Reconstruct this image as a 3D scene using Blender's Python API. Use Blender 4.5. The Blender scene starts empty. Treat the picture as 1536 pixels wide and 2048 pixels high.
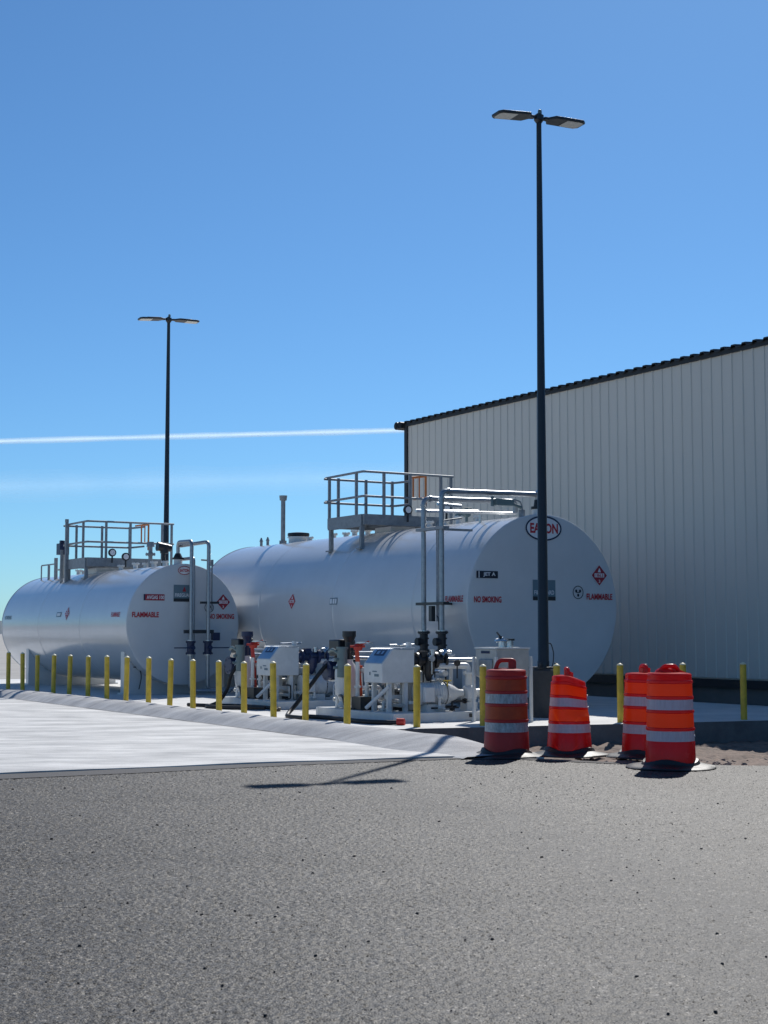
import bpy, math, random
from math import sin, cos, pi, radians as R, sqrt
from mathutils import Vector as V, Matrix as M

random.seed(7)
sc = bpy.context.scene
C = sc.collection

# ------------------------------------------------------------------ camera
cam = bpy.data.cameras.new("camera"); cam.lens = 52.73; cam.sensor_width = 36; cam.sensor_fit = 'AUTO'
cam.clip_start = .1; cam.clip_end = 30000
co = bpy.data.objects.new("camera", cam); C.objects.link(co)
co.location = (0, 0, 1.5); co.rotation_euler = (R(90 + 4.61), 0, 0)
sc.camera = co

# ------------------------------------------------------------------ sky and sun
SUN_AZ, SUN_EL = 18.0, 44.5            # azimuth clockwise from +Y
w = bpy.data.worlds.new("World"); sc.world = w; w.use_nodes = True
nt = w.node_tree; bg = nt.nodes['Background']
sky = nt.nodes.new('ShaderNodeTexSky'); sky.sky_type = 'NISHITA'; sky.sun_disc = False
sky.sun_elevation = R(SUN_EL); sky.sun_rotation = R(SUN_AZ)
sky.altitude = 1500; sky.air_density = 1.0; sky.dust_density = 1.0; sky.ozone_density = 4.0
tint = nt.nodes.new('ShaderNodeMix'); tint.data_type = 'RGBA'; tint.blend_type = 'MULTIPLY'; tint.inputs[0].default_value = 1
tint.inputs[7].default_value = (.51, .81, 1, 1)      # a deeper blue, high-altitude sky
nt.links.new(sky.outputs[0], tint.inputs[6]); nt.links.new(tint.outputs[2], bg.inputs[0]); bg.inputs[1].default_value = .104
sun = bpy.data.lights.new("sun", 'SUN'); sun.energy = 4.7; sun.angle = R(.53); sun.color = (1, .965, .91)
so = bpy.data.objects.new("sun", sun); C.objects.link(so); so.rotation_euler = (R(90 - SUN_EL), 0, R(180 - SUN_AZ))
sc.view_settings.view_transform = 'Standard'; sc.view_settings.look = 'None'
sc.view_settings.exposure = 0.0; sc.view_settings.gamma = 1
sc.cycles.max_bounces = 8

# ------------------------------------------------------------------ site frame: r across (right), s along the tanks (away)
AZ = R(30.5)
def W(r, s, z=0):
    return V((r*cos(AZ) - s*sin(AZ), r*sin(AZ) + s*cos(AZ), z))
def site(x, y):
    return (x*cos(AZ) + y*sin(AZ), -x*sin(AZ) + y*cos(AZ))

# ------------------------------------------------------------------ materials
def mat(name, base, rough=.5, metal=0., var=0., vscale=6., bump=0., bscale=40., coat=0., trans=0., stretch=None, spec=None):
    m = bpy.data.materials.new(name); m.use_nodes = True
    t = m.node_tree; b = t.nodes['Principled BSDF']
    b.inputs['Base Color'].default_value = (*base, 1); b.inputs['Roughness'].default_value = rough
    b.inputs['Metallic'].default_value = metal
    if coat: b.inputs['Coat Weight'].default_value = coat; b.inputs['Coat Roughness'].default_value = .16
    if spec is not None: b.inputs['Specular IOR Level'].default_value = spec
    tc = t.nodes.new('ShaderNodeTexCoord'); src = tc.outputs['Object']
    oi = t.nodes.new('ShaderNodeObjectInfo'); va = t.nodes.new('ShaderNodeVectorMath'); va.operation = 'MULTIPLY_ADD'
    va.inputs[1].default_value = (37, 53, 71); t.links.new(oi.outputs['Random'], va.inputs[0]); t.links.new(src, va.inputs[2]); src = va.outputs[0]
    if stretch:
        mp = t.nodes.new('ShaderNodeMapping'); mp.inputs['Scale'].default_value = stretch
        t.links.new(src, mp.inputs[0]); src = mp.outputs[0]
    if var:
        n = t.nodes.new('ShaderNodeTexNoise'); n.inputs['Scale'].default_value = vscale; n.inputs['Detail'].default_value = 6
        n.inputs['Roughness'].default_value = .65
        t.links.new(src, n.inputs['Vector'])
        r = t.nodes.new('ShaderNodeValToRGB'); e = r.color_ramp.elements
        e[0].position = .3; e[1].position = .72
        e[0].color = (*[c*(1-var) for c in base], 1); e[1].color = (*[min(1, c*(1+var*.5)) for c in base], 1)
        t.links.new(n.outputs[0], r.inputs[0]); t.links.new(r.outputs[0], b.inputs['Base Color'])
        mr = t.nodes.new('ShaderNodeMapRange'); mr.inputs['To Min'].default_value = max(.03, rough-.12*min(1, var*3)); mr.inputs['To Max'].default_value = min(1, rough+.12*min(1, var*3))
        t.links.new(n.outputs[0], mr.inputs['Value']); t.links.new(mr.outputs[0], b.inputs['Roughness'])
    if bump:
        n2 = t.nodes.new('ShaderNodeTexNoise'); n2.inputs['Scale'].default_value = bscale; n2.inputs['Detail'].default_value = 4
        t.links.new(src, n2.inputs['Vector'])
        bp = t.nodes.new('ShaderNodeBump'); bp.inputs['Strength'].default_value = bump; bp.inputs['Distance'].default_value = .02
        t.links.new(n2.outputs[0], bp.inputs['Height']); t.links.new(bp.outputs[0], b.inputs['Normal'])
    if trans:
        out = t.nodes['Material Output']; tr = t.nodes.new('ShaderNodeBsdfTranslucent'); tr.inputs[0].default_value = (*base, 1)
        mx = t.nodes.new('ShaderNodeMixShader'); mx.inputs[0].default_value = trans
        t.links.new(b.outputs[0], mx.inputs[1]); t.links.new(tr.outputs[0], mx.inputs[2]); t.links.new(mx.outputs[0], out.inputs[0])
    return m

MT = {}
MT['tank'] = mat('white_tank_paint', (.61, .62, .625), .34, var=.07, vscale=1.1, bump=.02, bscale=2.2, coat=.9)
MT['white'] = mat('white_equipment_paint', (.68, .69, .68), .35, var=.12, vscale=5)
MT['offwhite'] = mat('aged_white_paint', (.47, .475, .45), .45, var=.18, vscale=6)
MT['galv'] = mat('galvanised_steel', (.36, .38, .40), .38, metal=.75, var=.22, vscale=14)
MT['galvdark'] = mat('weathered_galvanised_steel', (.29, .315, .335), .55, metal=.35, var=.3, vscale=10)
MT['chrome'] = mat('bright_aluminium', (.60, .62, .63), .28, metal=.9, var=.12, vscale=12)
MT['black'] = mat('black_paint', (.018, .019, .022), .4, var=.2, vscale=9)
MT['rubber'] = mat('black_rubber', (.02, .02, .021), .5, var=.35, vscale=14, bump=.1, bscale=60)
MT['hose'] = mat('black_hose_rubber', (.012, .012, .013), .55, var=.25, vscale=20)
MT['pole'] = mat('dark_bronze_pole_paint', (.022, .026, .030), .38, var=.15, vscale=5)
MT['yellow'] = mat('yellow_bollard_paint', (.68, .47, .045), .45, var=.28, vscale=7, bump=.06, bscale=25)
MT['cap'] = mat('sunlit_faded_yellow_cap', (.88, .78, .50), .5, var=.15, vscale=16)  # faded yellow, with the sunlight on the tops put into the colour
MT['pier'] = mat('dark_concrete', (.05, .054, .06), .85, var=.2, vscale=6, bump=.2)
MT['red'] = mat('red_paint', (.50, .030, .018), .38, var=.12, vscale=8)
MT['orangered'] = mat('orange_red_paint', (.62, .07, .02), .4, var=.12, vscale=8)
MT['blue'] = mat('blue_cast_iron_paint', (.018, .030, .085), .4, var=.15, vscale=8)
MT['teal'] = mat('grey_green_paint', (.16, .22, .22), .42, var=.15, vscale=8)
MT['panelblue'] = mat('blue_panel_film', (.16, .30, .48), .3, var=.1, vscale=5)
MT['navy'] = mat('navy_label', (.012, .022, .07), .4)
MT['labelblack'] = mat('black_label', (.012, .016, .03), .4)
MT['labelgrey'] = mat('slate_label', (.13, .20, .24), .45, var=.08, vscale=8)
MT['labelred'] = mat('red_vinyl_letters', (.47, .022, .035), .4)
MT['maroon'] = mat('dark_red_label', (.34, .02, .035), .4)
MT['labelwhite'] = mat('white_vinyl', (.74, .76, .78), .4)
MT['safety'] = mat('orange_gate_paint', (.68, .21, .05), .45, var=.15, vscale=10)
MT['wallp'] = mat('beige_metal_siding', (.68, .63, .55), .5, var=.06, vscale=.5, stretch=(1, 1, .25))
MT['trim'] = mat('dark_bronze_trim', (.020, .021, .023), .55, var=.15, vscale=3)
MT['plinth'] = mat('concrete_foundation', (.17, .17, .165), .85, var=.2, vscale=2.5, bump=.2, bscale=18)
MT['lens'] = mat('led_lens', (.74, .74, .68), .3, var=.2, vscale=30)
MT['dplast'] = mat('orange_drum_plastic', (.74, .032, .030), .26, var=.2, vscale=5, bump=.05, bscale=9, trans=.5)
MT['dworn'] = mat('faded_orange_drum_plastic', (.52, .045, .040), .42, var=.25, vscale=5, bump=.08, bscale=9, trans=.35)
MT['dsheet'] = mat('fluorescent_orange_sheeting', (1.0, .20, .03), .35, var=.03, vscale=10, trans=.62)
MT['dsheetworn'] = mat('worn_orange_sheeting', (.52, .10, .028), .5, var=.3, vscale=7, trans=.3)
MT['dwhite'] = mat('white_reflective_sheeting', (.76, .75, .76), .35, var=.18, vscale=14, stretch=(3, 3, .5), trans=.2)
MT['dwhiteworn'] = mat('scuffed_reflective_sheeting', (.56, .58, .58), .45, var=.55, vscale=17, stretch=(2, 2, .9), trans=.12)

def worn_concrete(name, c0, c1, sx, rot, bump=.25, speck=.0, fine=90., wave=0.):
    m = bpy.data.materials.new(name); m.use_nodes = True
    t = m.node_tree; b = t.nodes['Principled BSDF']; L = t.links.new
    tc = t.nodes.new('ShaderNodeTexCoord')
    mp = t.nodes.new('ShaderNodeMapping'); mp.inputs['Rotation'].default_value = (0, 0, rot); mp.inputs['Scale'].default_value = sx
    L(tc.outputs['Object'], mp.inputs[0])
    n1 = t.nodes.new('ShaderNodeTexNoise'); n1.inputs['Scale'].default_value = 1; n1.inputs['Detail'].default_value = 7; n1.inputs['Roughness'].default_value = .62
    L(mp.outputs[0], n1.inputs['Vector'])
    rp = t.nodes.new('ShaderNodeValToRGB'); e = rp.color_ramp.elements
    e[0].position = .32; e[1].position = .66; e[0].color = (*c0, 1); e[1].color = (*c1, 1)
    L(n1.outputs[0], rp.inputs[0])
    n2 = t.nodes.new('ShaderNodeTexNoise'); n2.inputs['Scale'].default_value = fine; n2.inputs['Detail'].default_value = 3
    L(tc.outputs['Object'], n2.inputs['Vector'])
    mx = t.nodes.new('ShaderNodeMix'); mx.data_type = 'RGBA'; mx.blend_type = 'OVERLAY'; mx.inputs[0].default_value = .35
    L(rp.outputs[0], mx.inputs[6]); L(n2.outputs[0], mx.inputs[7])
    L(mx.outputs[2], b.inputs['Base Color'])
    b.inputs['Roughness'].default_value = .8; b.inputs['Specular IOR Level'].default_value = .3
    ad = t.nodes.new('ShaderNodeMath'); ad.operation = 'MULTIPLY_ADD'; ad.inputs[1].default_value = wave
    L(n1.outputs[0], ad.inputs[0]); L(n2.outputs[0], ad.inputs[2])
    bp = t.nodes.new('ShaderNodeBump'); bp.inputs['Strength'].default_value = bump; bp.inputs['Distance'].default_value = .02
    L(ad.outputs[0], bp.inputs['Height']); L(bp.outputs[0], b.inputs['Normal'])
    return m
MT['apron'] = worn_concrete('broomed_concrete', (.36, .36, .355), (.68, .67, .645), (.8, 1.9, 1), R(-16), .3, wave=2.5)
MT['berm'] = worn_concrete('trowelled_concrete', (.27, .27, .28), (.48, .48, .48), (.9, 3.0, 1), R(-60), .4, wave=3.)
MT['pad'] = worn_concrete('pad_concrete', (.52, .52, .51), (.68, .67, .65), (1.2, 1.2, 1), 0, .15)

MT['padface'] = mat('shaded_concrete_edge', (.15, .15, .15), .85, var=.3, vscale=4, bump=.3)  # pad concrete darkened, the shade on its faces put into the colour
def asphalt_mat():
    m = bpy.data.materials.new('asphalt_chip'); m.use_nodes = True
    t = m.node_tree; b = t.nodes['Principled BSDF']; L = t.links.new
    tc = t.nodes.new('ShaderNodeTexCoord'); P = tc.outputs['Object']
    def vor(s, feat='F1'):
        v = t.nodes.new('ShaderNodeTexVoronoi'); v.inputs['Scale'].default_value = s; v.feature = feat; L(P, v.inputs['Vector']); return v
    def noi(s, d=4):
        n = t.nodes.new('ShaderNodeTexNoise'); n.inputs['Scale'].default_value = s; n.inputs['Detail'].default_value = d; L(P, n.inputs['Vector']); return n
    def ramp(src, stops):
        r = t.nodes.new('ShaderNodeValToRGB'); e = r.color_ramp.elements
        while len(e) < len(stops): e.new(.5)
        for k, (p, c) in enumerate(stops): e[k].position = p; e[k].color = (*c, 1)
        L(src, r.inputs[0]); return r.outputs[0]
    def mul(a, c, f=1., bt='MULTIPLY'):
        x = t.nodes.new('ShaderNodeMix'); x.data_type = 'RGBA'; x.blend_type = bt; x.inputs[0].default_value = f
        L(a, x.inputs[6]); L(c, x.inputs[7]); return x.outputs[2]
    v1 = vor(80.); v2 = vor(36.)
    sp = t.nodes.new('ShaderNodeSeparateColor'); L(v1.outputs['Color'], sp.inputs[0])
    sp2 = t.nodes.new('ShaderNodeSeparateColor'); L(v2.outputs['Color'], sp2.inputs[0])
    stones = ramp(sp.outputs[0], [(0., (.050, .050, .053)), (.3, (.088, .087, .088)), (.62, (.145, .142, .140)), (.84, (.20, .195, .19)), (.95, (.30, .29, .28)), (.985, (.52, .50, .48))])
    big = ramp(sp2.outputs[1], [(0., (.42, .42, .42)), (.4, (1., 1., 1.)), (.90, (1.1, 1.08, 1.06)), (.98, (1.7, 1.65, 1.6))])
    blot = ramp(noi(.42, 5).outputs[0], [(.3, (.27, .264, .255)), (.7, (.42, .411, .394))])
    mid = ramp(noi(6., 5).outputs[0], [(.28, (.82, .82, .82)), (.72, (1.14, 1.14, 1.14))])
    pock = ramp(vor(3.1).outputs['Distance'], [(.0, (.10, .10, .10)), (.032, (.12, .12, .12)), (.045, (1., 1., 1.))])
    c = mul(stones, big, .85); c = mul(c, blot); c = mul(c, mid); c = mul(c, pock)
    st = t.nodes.new('ShaderNodeMapping'); st.inputs['Rotation'].default_value = (0, 0, .3); st.inputs['Scale'].default_value = (.35, 1.1, 1); L(P, st.inputs[0])
    sn = t.nodes.new('ShaderNodeTexNoise'); sn.inputs['Scale'].default_value = .9; sn.inputs['Detail'].default_value = 7; L(st.outputs[0], sn.inputs['Vector'])
    c = mul(c, ramp(sn.outputs[0], [(.36, (.76, .76, .77)), (.47, (1., 1., 1.)), (.66, (1.05, 1.04, 1.02))]))
    L(c, b.inputs['Base Color'])
    b.inputs['Roughness'].default_value = .6; b.inputs['Specular IOR Level'].default_value = .27
    h = t.nodes.new('ShaderNodeMath'); h.operation = 'MULTIPLY_ADD'; h.inputs[1].default_value = -1.1
    L(v1.outputs['Distance'], h.inputs[0]); L(sp.outputs[2], h.inputs[2])
    bp = t.nodes.new('ShaderNodeBump'); bp.inputs['Strength'].default_value = .5; bp.inputs['Distance'].default_value = .005
    L(h.outputs[0], bp.inputs['Height']); L(bp.outputs[0], b.inputs['Normal'])
    return m
MT['asphalt'] = asphalt_mat()
MT['edge'] = mat('dark_asphalt_lip', (.075, .072, .072), .85, var=.3, vscale=9, bump=.4, bscale=60)
MT['dirt'] = mat('reddish_brown_dirt', (.20, .145, .115), .92, var=.55, vscale=5, bump=.9, bscale=16)
MT['ground'] = mat('pale_gravel_ground', (.36, .34, .31), .9, var=.2, vscale=.4)
MT['stone'] = mat('brown_stone', (.22, .18, .16), .9, var=.4, vscale=8, bump=.3)
MT['grit'] = mat('dark_grit', (.02, .02, .022), .9)
MT['hill'] = mat('distant_scrub_hill', (.10, .13, .15), .95, var=.2, vscale=.01)

# ------------------------------------------------------------------ mesh builder
class MB:
    def __init__(s): s.v = []; s.f = []; s.mi = []
    def add(s, vs, fs, mi=0):
        o = len(s.v); s.v += [V(p) for p in vs]; s.f += [[i+o for i in f] for f in fs]; s.mi += [mi]*len(fs); return s
    def bx(s, x0, x1, y0, y1, z0, z1, mi=0, rot=None, c=None):
        vs = [V((x, y, z)) for z in (z0, z1) for y in (y0, y1) for x in (x0, x1)]
        if rot:
            c = V(c) if c else V(((x0+x1)/2, (y0+y1)/2, (z0+z1)/2))
            vs = [c + rot @ (p-c) for p in vs]
        return s.add(vs, [(0, 2, 3, 1), (4, 5, 7, 6), (0, 1, 5, 4), (2, 6, 7, 3), (0, 4, 6, 2), (1, 3, 7, 5)], mi)
    def tube(s, path, rad, seg=12, mi=0, caps=True, closed=False):
        path = [V(p) for p in path]; n = len(path); rads = rad if isinstance(rad, (list, tuple)) else [rad]*n
        T = []
        for i in range(n):
            if closed: d = path[(i+1) % n]-path[i-1]
            else: d = path[min(i+1, n-1)]-path[max(i-1, 0)]
            T.append(d.normalized())
        u = T[0].orthogonal().normalized(); rings = []; vs = []
        for i in range(n):
            u = (u - T[i]*u.dot(T[i])).normalized(); q = T[i].cross(u)
            rings.append(len(vs)); vs += [path[i] + (u*cos(2*pi*k/seg)+q*sin(2*pi*k/seg))*rads[i] for k in range(seg)]
        fs = []
        for i in range(n if closed else n-1):
            a, b = rings[i], rings[(i+1) % n]
            fs += [(a+k, a+(k+1) % seg, b+(k+1) % seg, b+k) for k in range(seg)]
        if caps and not closed: fs += [tuple(range(seg))[::-1], tuple(rings[-1]+k for k in range(seg))]
        return s.add(vs, fs, mi)
    def cyl(s, p0, p1, r0, r1=None, seg=20, mi=0): return s.tube([p0, p1], [r0, r0 if r1 is None else r1], seg, mi)
    def lathe(s, prof, o=(0, 0, 0), ax=(0, 0, 1), seg=32, mi=0, fn=None):
        o = V(o); ax = V(ax).normalized(); u = V((1, 0, 0)) if abs(ax.x) < .9 else V((0, 1, 0))
        u = (u-ax*u.dot(ax)).normalized(); q = ax.cross(u); vs = []; fs = []
        for r, h in prof:
            for k in range(seg):
                a = 2*pi*k/seg; p = o + ax*h + (u*cos(a)+q*sin(a))*max(r, 1e-4)
                vs.append(fn(p, a) if fn else p)
        for i in range(len(prof)-1):
            fs += [(i*seg+k, i*seg+(k+1) % seg, (i+1)*seg+(k+1) % seg, (i+1)*seg+k) for k in range(seg)]
        if prof[0][0] > 1e-3: pass
        return s.add(vs, fs, mi)
    def prism(s, poly, h0, h1, fr, mi=0):
        """poly in 2D; fr(x,y,h)->3D point"""
        n = len(poly); vs = [fr(x, y, h0) for x, y in poly]+[fr(x, y, h1) for x, y in poly]
        fs = [tuple(range(n))[::-1], tuple(range(n, 2*n))]+[(i, (i+1) % n, (i+1) % n+n, i+n) for i in range(n)]
        return s.add(vs, fs, mi)
    def strip(s, rows, mi=0):
        n = len(rows[0]); vs = [p for r_ in rows for p in r_]
        fs = [(i*n+j, i*n+j+1, (i+1)*n+j+1, (i+1)*n+j) for i in range(len(rows)-1) for j in range(n-1)]
        return s.add(vs, fs, mi)
    def build(s, name, m, parent=None, loc=None, bevel=0, angle=38, rotz=None):
        me = bpy.data.meshes.new(name); me.from_pydata([tuple(p) for p in s.v], [], s.f)
        for x in (m if isinstance(m, (list, tuple)) else [m]): me.materials.append(MT[x])
        for p, i in zip(me.polygons, s.mi): p.material_index = i; p.use_smooth = True
        import bmesh
        bm = bmesh.new(); bm.from_mesh(me); bmesh.ops.recalc_face_normals(bm, faces=bm.faces); bm.to_mesh(me); bm.free()
        me.set_sharp_from_angle(angle=R(angle))
        ob = bpy.data.objects.new(name, me); C.objects.link(ob)
        if parent: ob.parent = parent
        if loc is not None: ob.location = loc
        if rotz is not None: ob.rotation_euler = (0, 0, rotz)
        if bevel:
            b = ob.modifiers.new('bevel', 'BEVEL'); b.width = bevel; b.segments = 2; b.limit_method = 'ANGLE'; b.angle_limit = R(40)
        return ob

def fil(pts, rad, n=5):
    pts = [V(p) for p in pts]; out = [pts[0]]
    for i in range(1, len(pts)-1):
        a, b, c = pts[i-1], pts[i], pts[i+1]; d0 = (a-b); d1 = (c-b)
        k = min(rad, d0.length*.49, d1.length*.49); p0 = b+d0.normalized()*k; p1 = b+d1.normalized()*k
        out += [(p0*(1-t)**2+b*2*t*(1-t)+p1*t*t) for t in [j/n for j in range(n+1)]]
    return out+[pts[-1]]
def spline(pts, n=8):
    pts = [V(p) for p in pts]; q = [pts[0]*2-pts[1]]+pts+[pts[-1]*2-pts[-2]]; out = []
    for i in range(1, len(q)-2):
        for j in range(n):
            t = j/n; a, b, c, d = q[i-1:i+3]
            out.append(.5*((2*b)+(c-a)*t+(2*a-5*b+4*c-d)*t*t+(3*b-a-3*c+d)*t**3))
    return out+[pts[-1]]

def tag(o, label, cat, group=None, kind=None):
    o['label'] = label; o['category'] = cat
    if group: o['group'] = group
    if kind: o['kind'] = kind
    return o
def struct(o): o['kind'] = 'structure'; return o
def thing(name, loc, label, cat, group=None, rotz=0.):
    o = bpy.data.objects.new(name, None); C.objects.link(o); o.empty_display_size = .2
    o.location = loc; o.rotation_euler = (0, 0, rotz); return tag(o, label, cat, group)
def dup(src, loc, rotz, label):
    def cp(o, par):
        c = o.copy(); C.objects.link(c)
        if par: c.parent = par
        for ch in list(o.children): cp(ch, c)
        return c
    n = cp(src, None); n.location = loc; n.rotation_euler = (0, 0, rotz); n['label'] = label; return n

def text2d(s, bold=.012, sp=1.):
    cu = bpy.data.curves.new('lettering', 'FONT'); cu.body = s; cu.size = 1; cu.offset = bold; cu.space_character = sp
    cu.resolution_u = 3
    o = bpy.data.objects.new('lettering', cu); C.objects.link(o)
    bpy.context.view_layer.update()
    me = o.evaluated_get(bpy.context.evaluated_depsgraph_get()).to_mesh()
    vs = [(p.co.x, p.co.y) for p in me.vertices]; fs = [tuple(p.vertices) for p in me.polygons]
    o.to_mesh_clear(); bpy.data.objects.remove(o); bpy.data.curves.remove(cu)
    x0 = min(x for x, y in vs); x1 = max(x for x, y in vs); y0 = min(y for x, y in vs); y1 = max(y for x, y in vs)
    return [((x-x0)/(x1-x0)-.5, (y-y0)/(y1-y0)-.5) for x, y in vs], fs
def letters(mb, s, cx, cy, wd, ht, fr, h, mi=0, bold=.012):
    vs, fs = text2d(s, bold); mb.add([fr(cx+x*wd, cy+y*ht, h) for x, y in vs], fs, mi); return mb

# ------------------------------------------------------------------ ground
def poly_sheet(name, pts, z0, z1, m, bevel=0):
    return struct(MB().prism(pts, z0, z1, lambda x, y, h: V((x, y, h))).build(name, m, bevel=bevel))
struct(MB().add([(-6000, -300, -.36), (6000, -300, -.36), (6000, 9000, -.36), (-6000, 9000, -.36)], [(0, 1, 2, 3)]).build('ground', 'ground'))
# asphalt road: one fine sheet with a gently uneven surface
EDGE = [(-40, .34), (-4.04, 15.98), (-2.59, 16.72), (-.97, 17.48), (.85, 18.12), (1.5, 18.1), (1.96, 17.86), (2.69, 17.42), (3.69, 17.15), (4.4, 17.18), (9, 17.3), (40, 18)]
def edge_y(x):
    for (a, b), (c, d) in zip(EDGE, EDGE[1:]):
        if x <= c: return b+(d-b)*(x-a)/(c-a)
    return EDGE[-1][1]
xs = [-40, -30, -22, -16, -12, -9, -7] + [-6+.25*i for i in range(49)] + [7, 9, 12, 16, 22, 30, 40]
rows = []
for k in range(25):
    t = k/24; row = []
    for x in xs:
        y1 = edge_y(x)+(.06*sin(x*7.1)+.04*sin(x*17.3) if x > 1.2 else .012*sin(x*9)); row.append(V((x, -25+(y1+25)*t**.5, .004*sin(x*1.3+t*9))))
    rows.append(row)
rows.append([p+V((0, .02, -.3)) for p in rows[-1]])
struct(MB().strip(rows).build('asphalt_road', 'asphalt', angle=60))
# the stretch one can see closely has its stone chips as real relief, a few millimetres high
def chip_sheet():
    import numpy as np
    g = np.random.default_rng(3); d = .0115
    xs = np.arange(-8.6, 8.6, d); ys = np.arange(4.4, 18.2, d)
    X, Y = np.meshgrid(xs, ys); X = X+g.uniform(-.4, .4, X.shape)*d; Y = Y+g.uniform(-.4, .4, X.shape)*d
    ex = [e[0] for e in EDGE]; ey = [e[1] for e in EDGE]
    keep = (np.abs(X) < .38*Y+1.6) & (Y < np.interp(X, ex, ey)-.03-.03*np.sin(X*9))
    hgt = g.random(X.shape)**1.6*.0072; k = g.random(X.shape) > .985; hgt[k] += .005; k = g.random(X.shape) > .99; hgt[k] = -.006
    idx = -np.ones(X.shape, int); idx[keep] = np.arange(keep.sum())
    co_ = np.stack([X[keep], Y[keep], .001+hgt[keep]], 1).astype(np.float32)
    q = np.stack([idx[:-1, :-1], idx[:-1, 1:], idx[1:, 1:], idx[1:, :-1]], -1).reshape(-1, 4); q = q[(q >= 0).all(1)].astype(np.int32)
    me = bpy.data.meshes.new('asphalt_road'); me.vertices.add(len(co_)); me.vertices.foreach_set('co', co_.ravel())
    me.loops.add(q.size); me.loops.foreach_set('vertex_index', q.ravel()); me.polygons.add(len(q))
    me.polygons.foreach_set('loop_start', np.arange(0, q.size, 4, dtype=np.int32)); me.update(calc_edges=True)
    me.polygons.foreach_set('use_smooth', np.ones(len(q), dtype=bool)); me.materials.append(MT['asphalt'])
    o = bpy.data.objects.new('asphalt_road', me); C.objects.link(o); return struct(o)
chip_sheet()
# concrete apron slab (its near edge stands a few centimetres above the asphalt)
def apron():
    mb = MB(); e = [(-40, .34), (-12, 12.52), (-4.04, 15.98), (-2.59, 16.72), (-.97, 17.48), (.2, 17.9), (.85, 18.12), (1.62, 18.2), (1.9, 17.98)]
    xs = []; top = []
    for (a, b), (c, d) in zip(e, e[1:]):
        n = max(2, int((c-a)/.3)) if a > -12 else 4
        top += [(a+(c-a)*i/n, b+(d-b)*i/n) for i in range(n)]
    top.append(e[-1])
    far = [(x-.55*52, y+.86*52) for x, y in top]
    rows = [[V((x, y+.004*sin(x*23), -.1)) for x, y in top], [V((x, y+.004*sin(x*23), .030+.004*sin(x*3))) for x, y in top]]
    for t in (.004, .03, .08, .2, 1.): rows.append([V((x+(X-x)*t, y+(Y-y)*t, .036)) for (x, y), (X, Y) in zip(top, far)])
    mb.strip(rows); return mb
struct(apron().build('concrete_apron', 'apron', angle=50))
# dark lip where asphalt meets the apron
lip = [(x, y) for x, y in EDGE if -12 <= x <= 3] ; lip = [(-12, 12.52)]+lip
lr = []
for off, z in ((-.50, .005), (-.45, .008), (-.02, .012), (.012, .012)):
    lr.append([V((x, y+off*max(.3, min(1, (2.4-x)/5))+.02*sin(x*5), z+.005)) for x, y in lip])
struct(MB().strip(lr).build('road_joint', 'edge'))
# equipment pad with its exposed front face
pf = [(11.13, 18.82), (14.88, 18.13), (17.5, 17.66), (20.9, 17.05)]
ppoly = [(10.72, 18.9)]+pf+[(20.9, 45), (10.72, 45)]
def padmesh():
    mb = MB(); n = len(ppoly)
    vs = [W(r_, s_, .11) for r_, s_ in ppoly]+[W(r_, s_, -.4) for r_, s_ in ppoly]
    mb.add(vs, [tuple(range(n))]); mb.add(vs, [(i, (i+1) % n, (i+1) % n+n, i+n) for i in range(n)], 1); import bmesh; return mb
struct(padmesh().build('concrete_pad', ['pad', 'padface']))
# rounded concrete kerb hump along the pad
def hump():
    mb = MB(); rows = []
    ss_ = [14.95+.1676*i for i in range(110)]
    path = [(0., s_) for s_ in ss_]; k = ss_[-1]
    for i in range(1, 14): a = i/13*R(62); path.append((-2.2*(1-cos(a)), k+2.2*sin(a)))
    lx, ly = path[-1]
    for i in range(1, 12): path.append((lx-sin(R(62))*.6*i, ly+cos(R(62))*.6*i))
    for j, (dr, s_) in enumerate(path):
        t = min(1, max(0, (s_-14.95)/1.7)); t = t*t*(3-2*t); g = min(1, max(0, (s_-15.0)/4.))
        zc = .042+.150*t; toe = 9.98-(1-g)*.25+(1-t)*.22; cr = 10.46+.008*sin(s_*2.1)+.1*(1-t)
        inn = .10 if s_ > 18.75 else -.25
        q = min(1, max(0, (s_-k)/2.)); row = []
        prof = [(toe-.06, .02), (toe, .038), (toe+(cr-toe)*.3, .038+(zc-.038)*(.26+.26*g)), (toe+(cr-toe)*.6, .038+(zc-.038)*(.62+.22*g)), (toe+(cr-toe)*.85, zc*.975), (cr, zc), (cr+.12, zc*.985), (cr+.24, max(inn, zc*.86) if inn > 0 else zc*.93), (cr+.30, inn)]
        for r_, z in prof:
            off = 10.46-r_
            if s_ > k:                      # the bend: offset along the local normal
                a = min(R(62), (j-109)/13*R(62)) if j > 109 else 0
                row.append(W(10.46+dr-off*cos(a), s_-off*sin(a)*1., z+.006*sin(s_*5+r_*3)))
            else: row.append(W(10.46-off, s_, z+.006*sin(s_*1.7+r_*3)+.004*sin(s_*4.3)))
        rows.append(row)
    mb.strip(rows)
    return mb
struct(hump().build('kerb', 'berm', angle=70))
tag_ = MB(); jr = [[W(9.955+dr+.006*sin(i*.7), 16.4+.2*i, .0415) for dr in (-.012, .012)] for i in range(84)]
struct(tag_.strip(jr).build('slab_joint', 'edge'))
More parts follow.
